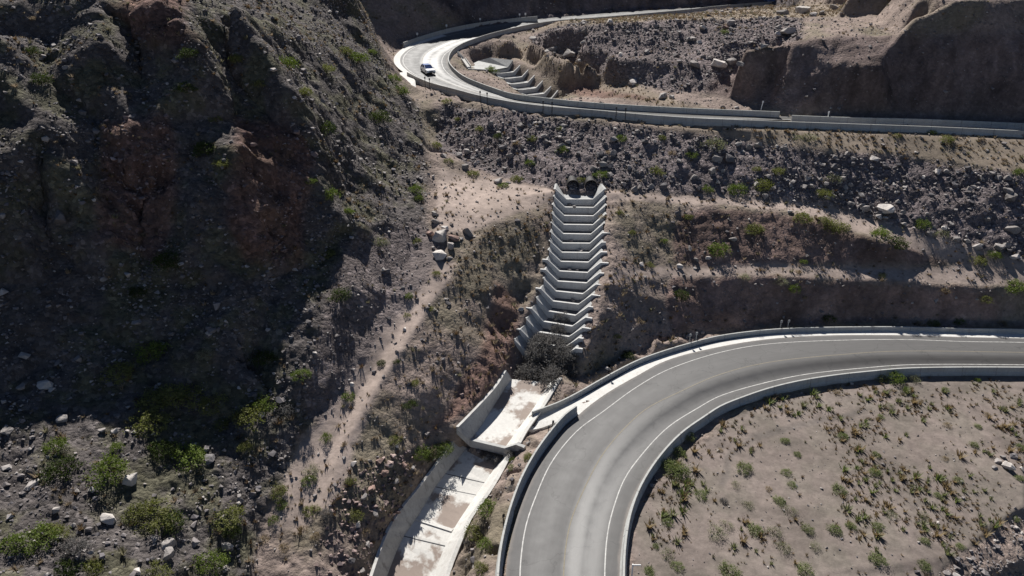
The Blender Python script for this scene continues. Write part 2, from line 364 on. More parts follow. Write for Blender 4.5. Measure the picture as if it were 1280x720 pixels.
B_RF = [W(628, 572, zB(0)), W(615, 590, zB(.15)), W(597, 616, zB(.38)), W(566.7, 662, zB(.62)), W(556.7, 682, zB(.74)), W(542, 720, zB(1)), W(525, 790, zB(1.3)), W(508, 880, zB(1.6))]
B_LT = [W(566, 552, -1.2), W(549, 577, -1.7), W(525.6, 608, -2.2), W(503, 635.6, -2.7), W(485.6, 664, -3.1), W(465.6, 720, -4.0), W(443, 790, -4.9), W(420, 880, -5.8)]
B_RT = [W(636, 566, -1.3), W(626, 586, -1.7), W(610, 613, -2.1), W(584, 650, -2.9), W(575, 671, -3.2), W(556.7, 720, -4.2), W(541, 790, -5.0), W(527, 880, -5.9)]
def sections(*ls, n=26): return [resample(l, n=n) for l in ls]

# second cascade inside the hairpin
c2l = [(619, 87), (627, 91.5), (637, 98), (644, 105), (654, 112), (666, 118.5), (677, 125)]
c2r = [(635, 84), (642, 90), (652.5, 96), (660, 103), (670, 110), (680, 117), (690, 122.5)]
z2 = [20.3 - .55 * i for i in range(7)]
L2 = [W(*c2l[i], z2[i]) for i in range(7)]; R2 = [W(*c2r[i], z2[i]) for i in range(7)]
TL2 = [outer(L2[i], R2[i], 1.2, .12) for i in range(7)]; TR2 = [outer(R2[i], L2[i], 1.7, 1.3) for i in range(7)]
c2poly = [(p.x, p.y) for p in TL2 + TR2[::-1]]

# ------------------------------------------------------------------ terrain control points
PTS = []
def addp(ps):
    for p in ps: PTS.append((p[0], p[1], p[2]))
def line(lst, step=1.2, smooth=True): addp((cr if smooth and len(lst) > 2 else lambda l, s: resample([Vector(x) for x in l], s))(pzz(lst), step))
# roads: bed a little under the pavement
addp(off(O_pav, 0, -.15)[::1]); addp(off(I_top, 0, -.15)); addp([p + Vector((0, 0, -.15)) for p in Lmid])
addp([p + Vector((0, 0, -.15)) for p in G_out])
I_dir = 1; addp(off(I_top, .5, -.25)); addp(off(I_top, 3.0, -.45))
addp(off(B2, -.5, -.05)); addp(off(B2, -2.2, .15)[8:]); addp(off(B1, -.55, -.15)); addp(off(B1, -1.6, -.35))
addp([inz(p, -.2) for p in U_out]); addp([inz(p, -.2) for p in U_in])
addp([inz(a.lerp(b, .5), -.2) for a, b in zip(resample(U_out, n=120), resample(U_in, n=120))])
near_g = [inz(p, -1.0) for p in near_top]
addp(off(near_g, .45)); addp(off(near_g, 1.6, -.15))
# chute + channels beds and banks
for i in range(NST):
    addp([BL[i] + Vector((0, .0, -1.3)), BR[i] + Vector((0, 0, -1.3)), BL[i].lerp(BR[i], .5) + Vector((0, 0, -1.3))])
    addp([outer(BL[i], BR[i], CH_w + .3, CH_h - .2), outer(BR[i], BL[i], CH_w + .3, CH_h - .2)])
    if i < NST - 1:
        for q in (.5,):
            a = TL[i].lerp(TL[i+1], q); b = TR[i].lerp(TR[i+1], q)
            addp([outer(a, b, .3, -.2), outer(b, a, .3, -.2), outer(a, b, 1.5, -.05), outer(b, a, 1.5, -.05)])
            addp([BL[i].lerp(BL[i+1], q) + Vector((0, 0, -1.4)), BR[i].lerp(BR[i+1], q) + Vector((0, 0, -1.4))])
for LT, LF, RF, RT in ((A_LT, A_LF, A_RF, A_RT), (B_LT, B_LF, B_RF, B_RT)):
    LT, LF, RF, RT = sections(LT, LF, RF, RT)
    for a, b, c, e in zip(LT, LF, RF, RT):
        addp([outer(a, e, .25, -.12), b + Vector((0, 0, -.6)), c + Vector((0, 0, -.6)), outer(e, a, .25, -.12)])
# riprap embankment, benches, cuts (right-hand side)
line([(430, 250, 20.)][:0] or [(545, 118, 20.3), (600, 135, 19.2), (680, 150, 18.8), (760, 158, 18.6), (850, 165, 18.2), (930, 174, 17.9), (1000, 184, 17.5), (1080, 190, 17.1), (1160, 198, 16.5), (1280, 217, 15.6), (1420, 240, 14.5)])
line([(545, 168, 16.2), (580, 196, 14.2), (620, 212, 13.4), (670, 228, 13.0), (690, 236, 13.0)])
line([(762, 238, 12.9), (850, 246, 12.2), (940, 250, 11.7), (1000, 256, 11.2), (1060, 268, 10.4), (1110, 284, 9.4), (1160, 300, 8.5), (1220, 312, 7.8), (1280, 326, 7.0), (1420, 340, 6.2)])
line([(762, 252, 12.4), (850, 256, 11.8), (940, 262, 11.3), (1000, 268, 10.8), (1050, 284, 9.8), (1100, 303, 8.9), (1150, 318, 7.2), (1195, 328, 6.3)])
line([(795, 328, 7.4), (850, 331, 6.3), (900, 332, 6.0), (960, 332, 6.0), (1050, 334, 5.8), (1130, 336, 5.7), (1200, 334, 6.0), (1280, 338, 6.1), (1420, 350, 5.6)])
line([(785, 352, 6.3), (850, 346, 5.6), (950, 348, 5.2), (1050, 350, 5.0), (1120, 352, 4.9), (1190, 358, 4.6), (1280, 362, 4.6), (1420, 370, 4.2)])
line([(870, 412, .5), (950, 403, .35), (1050, 402, .3), (1150, 401, .3), (1250, 402, .5), (1420, 409, .5)])
line([(740, 470, .5), (800, 441, .9), (850, 424, 1.0)])
addp(pzz([(775, 300, 9.6), (775, 275, 11.2), (768, 330, 8.2), (762, 370, 6.0), (757, 400, 4.4), (745, 430, 2.7), (730, 455, 1.5), (820, 420, 1.7), (820, 380, 3.9), (790, 410, 2.4), (860, 395, 2.3), (715, 485, .6), (705, 495, .3), (690, 495, .6)]))
# strip between channel and road, the side chute bed
addp(pzz([(670, 560, -.8), (665, 540, -.5), (700, 520, -.25), (655, 575, -1.3), (640, 600, -1.7), (622, 630, -2.2), (600, 680, -2.9), (585, 720, -3.6), (618, 700, -1.4), (615, 740, -1.5), (632, 660, -.9), (600, 760, -2.0)]))
# ravine left of the chute, berm, path
line([(690, 262, 12.2), (684, 290, 10.2), (676, 320, 8.2), (668, 345, 6.6), (655, 375, 4.9), (645, 400, 3.8), (636, 425, 2.9), (630, 448, 2.3)])
line([(600, 300, 11.0), (575, 330, 9.9), (545, 370, 8.4), (515, 415, 6.9), (480, 470, 5.2), (450, 520, 3.7), (430, 560, 2.4), (415, 610, 1.0), (400, 660, -.3), (385, 720, -1.7), (370, 790, -3.0)], 1.2)
line([(560, 325, 10.2), (530, 365, 8.6), (500, 410, 6.9), (465, 465, 5.0), (430, 525, 3.2), (405, 580, 1.6), (385, 630, .3), (360, 680, -.9), (345, 720, -1.7), (330, 790, -3.0)])
addp(pzz([(640, 300, 10.2), (620, 330, 8.7), (640, 350, 6.9), (600, 370, 7.2), (630, 400, 4.9), (590, 420, 5.0), (620, 440, 3.4), (560, 460, 3.8), (605, 470, 2.3), (520, 500, 3.0), (570, 505, 1.2), (540, 540, .4), (490, 570, .9), (520, 590, -.9), (480, 640, -1.6), (455, 690, -2.6), (440, 640, -.4), (440, 740, -3.4), (460, 600, .6), (555, 535, .2), (500, 620, -1.8)]))
addp(pzz([(560, 230, 13.6), (600, 240, 13.1), (650, 245, 12.8), (580, 265, 12.7), (620, 280, 12.0), (560, 290, 12.0), (540, 220, 14.4), (530, 190, 15.8), (660, 270, 12.0), (640, 255, 12.7)]))
# left hill: toe, talus, cliffs
line([(515, 120, 20.7), (525, 150, 18.6), (530, 190, 16.5), (535, 230, 14.6), (530, 270, 13.0), (520, 310, 11.2), (495, 350, 9.8), (465, 400, 8.0), (430, 460, 6.0), (395, 520, 3.8), (360, 580, 2.0), (335, 640, .5), (310, 700, -.6), (295, 790, -2.0)])
addp(pzz([(490, 110, 22.5), (495, 150, 20.0), (490, 200, 17.3), (480, 240, 15.8), (470, 300, 13.2), (440, 350, 11.9), (410, 400, 9.7), (380, 450, 7.9), (350, 510, 5.2), (310, 560, 3.8), (290, 620, 2.2), (270, 680, 1.2), (250, 760, 0)]))
addp(pzz([(475, 85, 25.0), (465, 60, 28.0), (458, 30, 31.0), (448, 5, 33.8), (430, -30, 37.5)]))
addp(pzz([(440, 60, 29.5), (440, 120, 24.5), (445, 180, 20.5), (430, 240, 17.5), (400, 60, 31.0), (395, 130, 26.5), (395, 190, 22.8), (400, 250, 18.6), (420, 290, 15.0), (405, 330, 12.6), (360, 40, 34.2), (350, 100, 30.8), (345, 160, 25.8), (350, 215, 22.2), (355, 255, 19.0), (350, 300, 16.0), (340, 350, 12.8), (330, 410, 10.0), (300, 470, 6.7), (270, 530, 5), (240, 600, 3.7), (220, 680, 2.5), (200, 780, 1.4)]))
addp(pzz([(200, 500, 7.0), (170, 580, 5.3), (150, 660, 4.1), (130, 780, 3.6), (230, 10, 38.4), (100, 500, 8.0), (70, 600, 6.4), (60, 700, 5.2), (60, 800, 4.6), (0, 500, 9.2), (0, 560, 7.8), (-20, 650, 6.4), (-20, 720, 5.8), (-120, 500, 10.6), (-120, 700, 7.2), (400, 0, 36), (350, -20, 38.5)]))
for px, dz_ in ((-180, 3.0), (-120, 2.8), (-60, 2.8), (0, 2.4), (60, 1.6), (120, 1.0), (180, .2), (240, .3), (290, -.2)):
    for py, z_ in ((450, 9.0), (400, 11.7), (350, 14.6), (300, 17.8), (250, 21.1), (200, 24.5), (150, 28.0), (100, 31.6), (50, 35.3), (5, 38.9)):
        if px == 290 and py < 160: z_ -= .5
        PTS.append(tuple(W(px, py, z_ + dz_ * min(1, py / 200) + math.sin(px * .05 + py * .03) * .35)))
addp([(-32, 140, 40), (-36, 152, 36), (-34, 160, 27), (-42, 150, 47), (-55, 140, 56), (-50, 165, 48), (-80, 128, 78), (-66, 120, 58), (-52, 126, 48), (-85, 100, 58), (-95, 70, 55), (-100, 110, 76), (-120, 150, 90), (-150, 60, 80), (-80, 45, 34), (-60, 20, 14), (-100, 20, 45), (-80, 170, 66), (-90, 220, 80), (-34, 172, 30), (-42, 185, 42)])
# inside the hairpin
ci = [W(a, b, c) for a, b, c in ()]
in_g = [inz(p, -.85) for p in in_top]
addp(off(in_g, -.5, -.1)[: -1]); addp(off(in_g, -2.0, -.7)[10:-6])
addp(pzz([(590, 78, 20.2), (592, 76, 20.3), (612, 74, 20.3), (640, 71, 21.4), (620, 90, 19.9), (600, 86, 20.1), (600, 94, 20.6)]))
for i in range(7):
    a, b = L2[i], R2[i]
    addp([a + Vector((0, 0, -1.2)), b + Vector((0, 0, -1.2)), a.lerp(b, .5) + Vector((0, 0, -1.2)), outer(b, a, 1.95, 1.05), outer(b, a, 3.0, 1.35), outer(a, b, 1.5, -.1)])
line([(655, 66, 22.0), (680, 78, 21.2), (720, 92, 20.7), (760, 106, 20.5), (800, 118, 20.4), (845, 128, 20.4)])
line([(648, 71, 21.3), (672, 84, 20.3), (705, 97, 19.8), (745, 110, 19.7), (790, 124, 20.0)])
line([(712, 110, 18.6), (730, 116, 18.9), (755, 122, 19.4)])
line([(690, 72, 22.4), (720, 86, 21.7), (760, 99, 21.3), (810, 108, 21.1), (860, 116, 20.9), (920, 122, 20.6)])
line([(665, 58, 24.2), (700, 66, 24.6), (730, 70, 25.0), (780, 74, 25.1), (840, 77, 25.0), (880, 80, 24.8)])
line([(665, 46, 26.0), (700, 58, 25.4), (740, 64, 25.4), (800, 67, 25.5), (860, 70, 25.4)])
line([(640, 48, 25.2), (680, 41, 27.2), (720, 33, 29.0), (760, 29, 29.9), (800, 27, 30.3), (850, 24, 30.7), (900, 22, 31.0), (950, 23, 31.0), (1000, 22, 31.3), (1060, 22, 31.6), (1090, 26, 31.6)])
line([(905, 56, 27.6), (930, 100, 22.6)], smooth=False)
line([(700, 26, 27.9), (760, 22.5, 28.9), (860, 17.5, 30.0), (950, 11, 30.8), (1020, 8, 31.4), (1080, 4, 32.4)])
# right-hand cliff
line([(920, 124, 20.4), (980, 138, 20.1), (1060, 144, 20.0), (1160, 147, 19.8), (1280, 151, 19.6), (1420, 157, 19.5)])
line([(930, 62, 28.6), (960, 54, 29.6), (1000, 52, 30.0), (1050, 46, 30.6), (1100, 42, 31.0), (1150, 44, 31.0)])
addp(pzz([(1000, 34, 30.6), (1060, 36, 31.2), (1110, 34, 31.5), (1150, 37, 31.6), (1110, 12, 33.4), (1150, 18, 34.4), (1200, 40, 31.9), (1280, 60, 29.6), (1180, 80, 27.4), (1280, 100, 25.2), (1100, 85, 27.0), (1040, 85, 26.6), (970, 90, 25.0), (1110, 60, 29.4), (1420, 60, 29.4), (1340, 90, 26.2)]))
line([(1150, 0, 36.2), (1200, 0, 36.6), (1280, 0, 36.4), (1420, 0, 36.0)])
line([(1140, -30, 39.4), (1200, -30, 39.7), (1280, -30, 39.6), (1420, -30, 39.2)])
line([(1135, -60, 43.2), (1200, -60, 43.4), (1280, -60, 43.4), (1420, -60, 43.2)])
addp([(74, 142, 47), (80, 150, 57), (88, 160, 62), (78, 138, 48), (90, 137, 48), (104, 138, 48), (84, 146, 54), (100, 136, 58), (125, 128, 58), (96, 152, 68), (130, 145, 74), (110, 180, 80), (150, 180, 95), (84, 172, 46), (90, 190, 60)])
# beyond the far leg: verge then tall slope
fo = [p for p in U_out if p.y > 163 or (p.y > 150 and False)]
fo = fo[2:]
addp(off(fo, -2.2, .1))
for i, p in enumerate(fo[::3]):
    w_ = min(1, max(0, (p.x - 3) / 8)) * min(1, max(0, (75 - p.x) / 15))
    for o_, h, h2 in ((2.6, 4.5, 5.0), (9, 12, 6.0), (20, 26, 9.0), (40, 48, 24), (70, 70, 50)):
        q = p + side(fo, min(i * 3, len(fo) - 1)) * -(o_ + 2.2)
        sc = min(1, max(.35, (p.x + 42) / 26))
        if q.y < 175 and q.x < -30: continue
        PTS.append((q.x, q.y, p.z + (h * (1 - w_) + h2 * w_) * sc))
addp([(-60, 250, 80), (0, 310, 130), (100, 310, 140), (200, 310, 140), (-250, 310, 120), (-300, 150, 130), (-250, 0, 90), (300, 150, 100), (300, 310, 150)])
# right field
addp(pzz([(850, 600, -.6), (900, 560, -.6), (1000, 520, -.6), (1100, 500, -.6), (1280, 490, -.7), (1420, 500, -.8), (820, 700, -.7), (900, 650, -.8), (1000, 600, -.9), (1100, 600, -1.2), (1200, 600, -1.4), (1280, 570, -1.3), (1000, 720, -1.3), (1150, 700, -1.7), (1090, 780, -2.0), (1240, 655, -1.9), (1280, 635, -1.9), (1150, 716, -2.0), (1200, 694, -2.3), (1240, 672, -2.5), (1280, 652, -2.6), (1180, 724, -2.5), (1290, 690, -3.0), (1250, 712, -3.1), (1340, 720, -6), (1300, 780, -7.5), (1420, 620, -4), (830, 800, -1), (950, 840, -2)]))
addp([(0, 5, -4), (30, 5, -9), (60, 5, -12), (100, 30, -8), (150, 60, -2), (150, 100, 14), (250, 20, -10), (-20, 5, 0), (-50, 0, 14), (0, -60, -10), (100, -60, -15), (-120, -60, 20), (300, -60, -15), (-300, -60, 60), (20, 20, -3), (-12, 20, -6)])

# thin out, triangulate
cell = {}; P = []
for p in PTS:
    k = (int(p[0] // .7), int(p[1] // .7)); ok = True
    for i in (-1, 0, 1):
        for j in (-1, 0, 1):
            for q in cell.get((k[0] + i, k[1] + j), ()):
                if (q[0] - p[0]) ** 2 + (q[1] - p[1]) ** 2 < .12: ok = False
    if ok: cell.setdefault(k, []).append(p); P.append(p)
P = np.array(P)
res = delaunay_2d_cdt([Vector((a, b)) for a, b in P[:, :2]], [], [], 0, 1e-4)
tv = np.array([tuple(v) for v in res[0]]); tf = np.array([tuple(f) for f in res[2]])
tz = np.array([P[o[0]][2] for o in res[3]])

# ---- warped grid
ys = [10.0]
while ys[-1] < 300: ys.append(ys[-1] + .0031 * (ys[-1] + 14))
ys = np.array(ys); us = np.arange(-1.05, 1.05, .0031)
NY, NX = len(ys), len(us)
GY = np.repeat(ys[:, None], NX, 1); GX = us[None, :] * (ys[:, None] + 14)
Z = np.full((NY, NX), np.nan)
for t in tf:
    (x0, y0), (x1, y1), (x2, y2) = tv[t]
    ya, yb = min(y0, y1, y2), max(y0, y1, y2)
    i0, i1 = np.searchsorted(ys, ya - 1e-6), np.searchsorted(ys, yb + 1e-6)
    if i0 >= i1: continue
    xa, xb = min(x0, x1, x2), max(x0, x1, x2)
    yy = ys[i0:i1] + 14; ulo = min(xa / yy[0], xa / yy[-1]); uhi = max(xb / yy[0], xb / yy[-1])
    j0, j1 = np.searchsorted(us, ulo), np.searchsorted(us, uhi) + 1
    if j0 >= j1: continue
    X = GX[i0:i1, j0:j1]; Y = GY[i0:i1, j0:j1]
    dn = (y1 - y2) * (x0 - x2) + (x2 - x1) * (y0 - y2)
    if abs(dn) < 1e-12: continue
    a = ((y1 - y2) * (X - x2) + (x2 - x1) * (Y - y2)) / dn
    b = ((y2 - y0) * (X - x2) + (x0 - x2) * (Y - y2)) / dn
    c = 1 - a - b; mk = (a >= -1e-6) & (b >= -1e-6) & (c >= -1e-6)
    zz = a * tz[t[0]] + b * tz[t[1]] + c * tz[t[2]]
    sub = Z[i0:i1, j0:j1]; sub[mk] = zz[mk]
Z[np.isnan(Z)] = 0
def blur(A, n=1):
    for _ in range(n):
        B = np.pad(A, 1, mode='edge')
        A = (B[:-2, 1:-1] + B[2:, 1:-1] + B[1:-1, :-2] + B[1:-1, 2:] + 2 * B[1:-1, 1:-1]) / 6
    return A
def pip(px, py, poly):
    inside = np.zeros(px.shape, bool); n = len(poly)
    for i in range(n):
        x0, y0 = poly[i][0], poly[i][1]; x1, y1 = poly[(i + 1) % n][0], poly[(i + 1) % n][1]
        if y0 == y1: continue
        c = ((y0 > py) != (y1 > py)) & (px < (x1 - x0) * (py - y0) / (y1 - y0) + x0)
        inside ^= c
    return inside
# lattice noise
_perm = rng.permutation(4096)
def vnoise(x, y, z, seed=0):
    xi, yi, zi = np.floor(x).astype(np.int64), np.floor(y).astype(np.int64), np.floor(z).astype(np.int64)
    fx, fy, fz = x - xi, y - yi, z - zi
    fx, fy, fz = [f * f * f * (f * (f * 6 - 15) + 10) for f in (fx, fy, fz)]
    def h(i, j, k): return _perm[(_perm[(_perm[(i + seed * 17) & 4095] + j) & 4095] + k) & 4095] / 2047.5 - 1
    r = 0
    for a in (0, 1):
        for b in (0, 1):
            for c in (0, 1):
                r = r + h(xi + a, yi + b, zi + c) * (fx if a else 1 - fx) * (fy if b else 1 - fy) * (fz if c else 1 - fz)
    return r
def fbm(x, y, z, s, o=4, g=.5, seed=0, ridged=False):
    r = 0; A = 1; tot = 0
    for k in range(o):
        n = vnoise(x / s, y / s, z / s, seed + k)
        if ridged: n = 1 - 2 * np.abs(n)
        r = r + A * n; tot += A; A *= g; s = s / 2.03
    return r / tot

roadpoly = [(p.x, p.y) for p in O_pav] + [(p.x, p.y) for p in off(I_top, .3)][::-1]
gutpoly = [(p.x, p.y) for p in G_out] + [(p.x, p.y) for p in O_pav if p.y > 65][::-1]
upoly = [(p.x, p.y) for p in off(U_out, 1.0)] + [(p.x, p.y) for p in U_in][::-1]
chpoly = [(p.x, p.y) for p in TL + TR[::-1]]
apoly = [(p.x, p.y) for p in A_LT + A_RT[::-1]]; bpoly = [(p.x, p.y) for p in B_LT + B_RT[::-1]]
calm = np.zeros(Z.shape, bool)
sdpoly = [(W(a, b, 0).x, W(a, b, 0).y) for a, b in ((724, 505), (666, 518), (652, 530), (652, 542), (672, 540), (724, 522))]
c2a = [(W(a, b, 20.6).x, W(a, b, 20.6).y) for a, b in ((586, 84), (622, 89), (636, 84), (612, 73), (596, 75))]
appoly = [(W(a, b, 21.4).x, W(a, b, 21.4).y) for a, b in ((497, 89), (510, 88), (522, 100), (523, 113), (508, 116), (500, 104))]
for q in (appoly, roadpoly, gutpoly, upoly, chpoly, apoly, bpoly, c2poly, sdpoly, c2a): calm |= pip(GX, GY, q)
soft = blur(calm.astype(float), 6); soft = np.clip(soft * 2.2, 0, 1)
Zb = blur(Z, 1); Z = Z * soft + Zb * (1 - soft)
Z = Z - .22 * np.clip(blur((pip(GX, GY, gutpoly) | pip(GX, GY, sdpoly) | pip(GX, GY, appoly) | pip(GX, GY, c2a)).astype(float), 2) * 2.5, 0, 1)
# pixel coordinates of the base surface, used only to look zones up on the survey of the site
PZ = Z - CH; TT = GY * cp - PZ * sp
PX = 640 + F * GX / TT; PY = 360 - F * (GY * sp + PZ * cp) / TT
j1 = fbm(GX, GY, Z, 6, 4, .6, 5); j2 = fbm(GX, GY, Z, 6, 4, .6, 25)
QX = PX + j1 * 12 * 90 / TT; QY = PY + j2 * 5 * 90 / TT
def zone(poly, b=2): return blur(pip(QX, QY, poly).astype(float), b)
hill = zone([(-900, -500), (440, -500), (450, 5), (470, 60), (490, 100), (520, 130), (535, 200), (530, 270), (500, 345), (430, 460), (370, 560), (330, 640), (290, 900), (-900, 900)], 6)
talus = zone([(460, 290), (530, 275), (560, 330), (480, 440), (410, 530), (370, 520), (400, 430), (420, 340)], 4)
path = zone([(545, 330), (575, 328), (525, 410), (475, 480), (442, 560), (425, 620), (385, 668), (335, 660), (352, 600), (388, 540), (428, 490), (468, 430), (508, 380)])
path = np.maximum(path, zone([(550, 212), (690, 238), (690, 252), (640, 268), (590, 290), (540, 290), (545, 250)]))
path = np.maximum(path, zone([(755, 240), (850, 241), (960, 247), (1060, 262), (1150, 292), (1280, 320), (1400, 330), (1400, 362), (1280, 356), (1190, 356), (1120, 350), (950, 346), (860, 346), (770, 352), (760, 340), (850, 330), (960, 331), (1130, 334), (1200, 330), (1140, 315), (1060, 282), (980, 262), (850, 254), (755, 252)]))
rip = zone([(545, 130), (640, 140), (760, 158), (850, 166), (1000, 186), (1160, 202), (1280, 220), (1400, 240), (1400, 320), (1280, 320), (1150, 292), (1060, 262), (960, 247), (850, 242), (690, 236), (600, 212), (550, 190)])
rip = np.maximum(rip, .9 * zone([(690, 35), (720, 30), (860, 24), (1000, 22), (1000, 50), (930, 60), (900, 110), (840, 116), (760, 100), (690, 72), (660, 50)]))
verge = zone([(640, 125), (760, 146), (980, 158), (1280, 168), (1400, 176), (1400, 240), (1280, 218), (1160, 200), (1000, 184), (850, 164), (640, 138)])
verge = np.maximum(verge, zone([(640, 46), (700, 33), (850, 24), (1000, 22), (1060, 20), (1110, 10), (1110, 0), (960, 5), (860, 10), (700, 24)]))
verge = np.maximum(verge, zone([(600, 66), (660, 60), (850, 128), (860, 136), (780, 126), (650, 76)]))
cut = zone([(840, 346), (950, 348), (1100, 352), (1240, 362), (1250, 400), (1050, 404), (860, 410), (840, 420), (830, 380)])
cut = np.maximum(cut, zone([(880, 262), (1000, 270), (1190, 328), (880, 332), (840, 325), (850, 275)]))
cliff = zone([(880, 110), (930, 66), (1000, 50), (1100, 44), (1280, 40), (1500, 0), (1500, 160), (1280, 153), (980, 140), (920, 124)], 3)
redc = zone([(130, 160), (215, 150), (225, 260), (200, 330), (120, 300)], 5) + zone([(290, 150), (380, 165), (390, 210), (370, 330), (300, 330), (280, 260)], 5) + zone([(620, 350), (650, 380), (640, 450), (600, 500), (540, 540), (600, 440)], 4) + zone([(690, 100), (760, 112), (830, 128), (720, 118)], 3) + zone([(130, 10), (230, 0), (240, 60), (190, 60)], 5)
redc = np.clip(redc, 0, 1)
field = zone([(790, 900), (785, 690), (800, 640), (860, 560), (960, 500), (1130, 470), (1500, 470), (1500, 800), (1500, 560), (1280, 640), (1180, 710), (1100, 900)])
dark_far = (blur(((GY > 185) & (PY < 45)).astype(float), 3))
def C(*c): return np.array(c)[None, None, :]
def mixc(c, k, m): return c * (1 - m[..., None]) + k * m[..., None]
nA = np.clip(fbm(GX, GY, Z, 9, 5, .6, 40) * 1.6 + .5, 0, 1)
nB = np.clip(fbm(GX, GY, Z, 3, 4, .6, 60) * 2 + .5, 0, 1)
gy, gx = np.gradient(Z); dYr = np.gradient(ys)[:, None]; dXr = (.0031 * (ys + 14))[:, None]
slope = np.sqrt((gy / dYr) ** 2 + (gx / dXr) ** 2)
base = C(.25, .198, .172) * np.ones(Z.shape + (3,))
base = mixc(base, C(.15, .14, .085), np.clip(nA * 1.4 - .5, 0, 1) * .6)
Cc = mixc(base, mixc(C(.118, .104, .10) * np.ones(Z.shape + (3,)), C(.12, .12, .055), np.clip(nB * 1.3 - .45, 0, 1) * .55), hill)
Cc = mixc(Cc, C(.185, .155, .15), talus * .9)
Cc = mixc(Cc, C(.185, .156, .158), rip * .9)
Cc = mixc(Cc, C(.245, .20, .155), verge * .85)
Cc = mixc(Cc, C(.34, .275, .24), path * .97)
Cc = mixc(Cc, C(.205, .14, .12), cut * .88)
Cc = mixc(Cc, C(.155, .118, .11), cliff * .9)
Cc = mixc(Cc, C(.18, .105, .085), redc * .75)
Cc = mixc(Cc, mixc(C(.205, .170, .152) * np.ones(Z.shape + (3,)), C(.16, .142, .12), np.clip(nB, 0, 1) * .7), field * .95)
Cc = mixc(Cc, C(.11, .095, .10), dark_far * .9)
oldtrack = zone([(892, 605), (903, 570), (950, 540), (1020, 519), (1085, 510), (1085, 515), (1020, 526), (955, 548), (912, 577), (901, 607)], 1)
Cc = mixc(Cc, C(.13, .115, .105), oldtrack * .6)
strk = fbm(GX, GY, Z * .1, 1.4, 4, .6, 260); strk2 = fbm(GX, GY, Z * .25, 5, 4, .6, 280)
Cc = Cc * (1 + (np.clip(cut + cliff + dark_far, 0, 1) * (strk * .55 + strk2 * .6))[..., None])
Cc = np.clip(Cc, .02, .8)
# displacement along the surface normal
nxv = -(gx / dXr); nyv = -(gy / dYr); nl = np.sqrt(nxv ** 2 + nyv ** 2 + 1); N = np.stack([nxv / nl, nyv / nl, 1 / nl], -1)
flat = np.clip(field + path + verge, 0, 1)
wild = 1 - soft
big = fbm(GX, GY, Z, 16, 4, .5, 90, True) * .5
rid = fbm(GX, GY, Z * .45, 7, 5, .55, 110, True)
fine = fbm(GX, GY, Z, 1.7, 4, .62, 130)
mid = fbm(GX, GY, Z, 4.2, 4, .6, 150)
vert = fbm(GX * 1.0, GY, Z * .12, 2.6, 4, .6, 170, True)
amp = wild * (hill * (big * .9 + rid * .6 + fine * .5) * (1 - .75 * talus)
    + (1 - hill) * (mid * .4 * (1 - .75 * flat) * (1 - .6 * cut) * (1 - .6 * cliff) + fine * (.22 * (1 - flat) + .07) )
    + (cut * .7 + cliff * .8 + dark_far * 3 + redc * 1.0) * vert * .42 + rip * fine * .25 + redc * hill * vert * .6 + hill * np.clip(slope - .9, 0, 1.2) * (vert * .55 + fbm(GX, GY, Z * .6, 1.3, 4, .6, 190, True) * .3))
D = N * amp[..., None]
V = np.stack([GX, GY, Z], -1) + D
# keep the beds under roads and concrete
idx = np.arange(NY * NX).reshape(NY, NX)
T4 = np.stack([idx[:-1, :-1], idx[:-1, 1:], idx[1:, 1:], idx[1:, :-1]], -1).reshape(-1, 4)
stony = np.clip(rip * 1.0 + hill * .8 + .4 - flat * .4, 0, 1)
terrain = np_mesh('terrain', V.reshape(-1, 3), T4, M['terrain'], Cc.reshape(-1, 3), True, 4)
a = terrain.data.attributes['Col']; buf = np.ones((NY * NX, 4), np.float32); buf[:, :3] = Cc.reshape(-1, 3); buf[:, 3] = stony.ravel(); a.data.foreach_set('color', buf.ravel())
tag(terrain, kind='structure')
bvh = BVHTree.FromPolygons(V.reshape(-1, 3).tolist(), T4.tolist())
def hit(px, py):
    r = bvh.ray_cast(Vector((0, 0, CH)), ray(px, py))
    return (r[0], r[1]) if r[0] is not None else (None, None)
def ground(x, y):
    r = bvh.ray_cast(Vector((x, y, 400)), Vector((0, 0, -1)))
    return r[0].z if r[0] is not None else 0
far_sheet = mesh_obj('ground', [(-2500, -1500, -22), (2500, -1500, -22), (2500, 2500, -22), (-2500, 2500, -22)], [(0, 1, 2, 3)], mat_simple('distant_soil', (.17, .14, .12), .95, .3, .05)); tag(far_sheet, kind='structure')

# ------------------------------------------------------------------ lower road
n = 150
ro = ribbon('road', resample(O_pav, n=n), resample(off(I_top, .05), n=n), M['asphalt'], None, 14, True, True); tag(ro, kind='structure')
def linestrip(name, pts, w, mat, parent, dz=.006):
    o = ribbon(name, off(pts, -w / 2, dz), off(pts, w / 2, dz), mat, parent); return o
linestrip('edge_line', Lout, .10, M['white'], ro); linestrip('edge_line', Lin, .10, M['white'], ro); linestrip('centre_line', Lmid, .11, M['yellow'], ro)
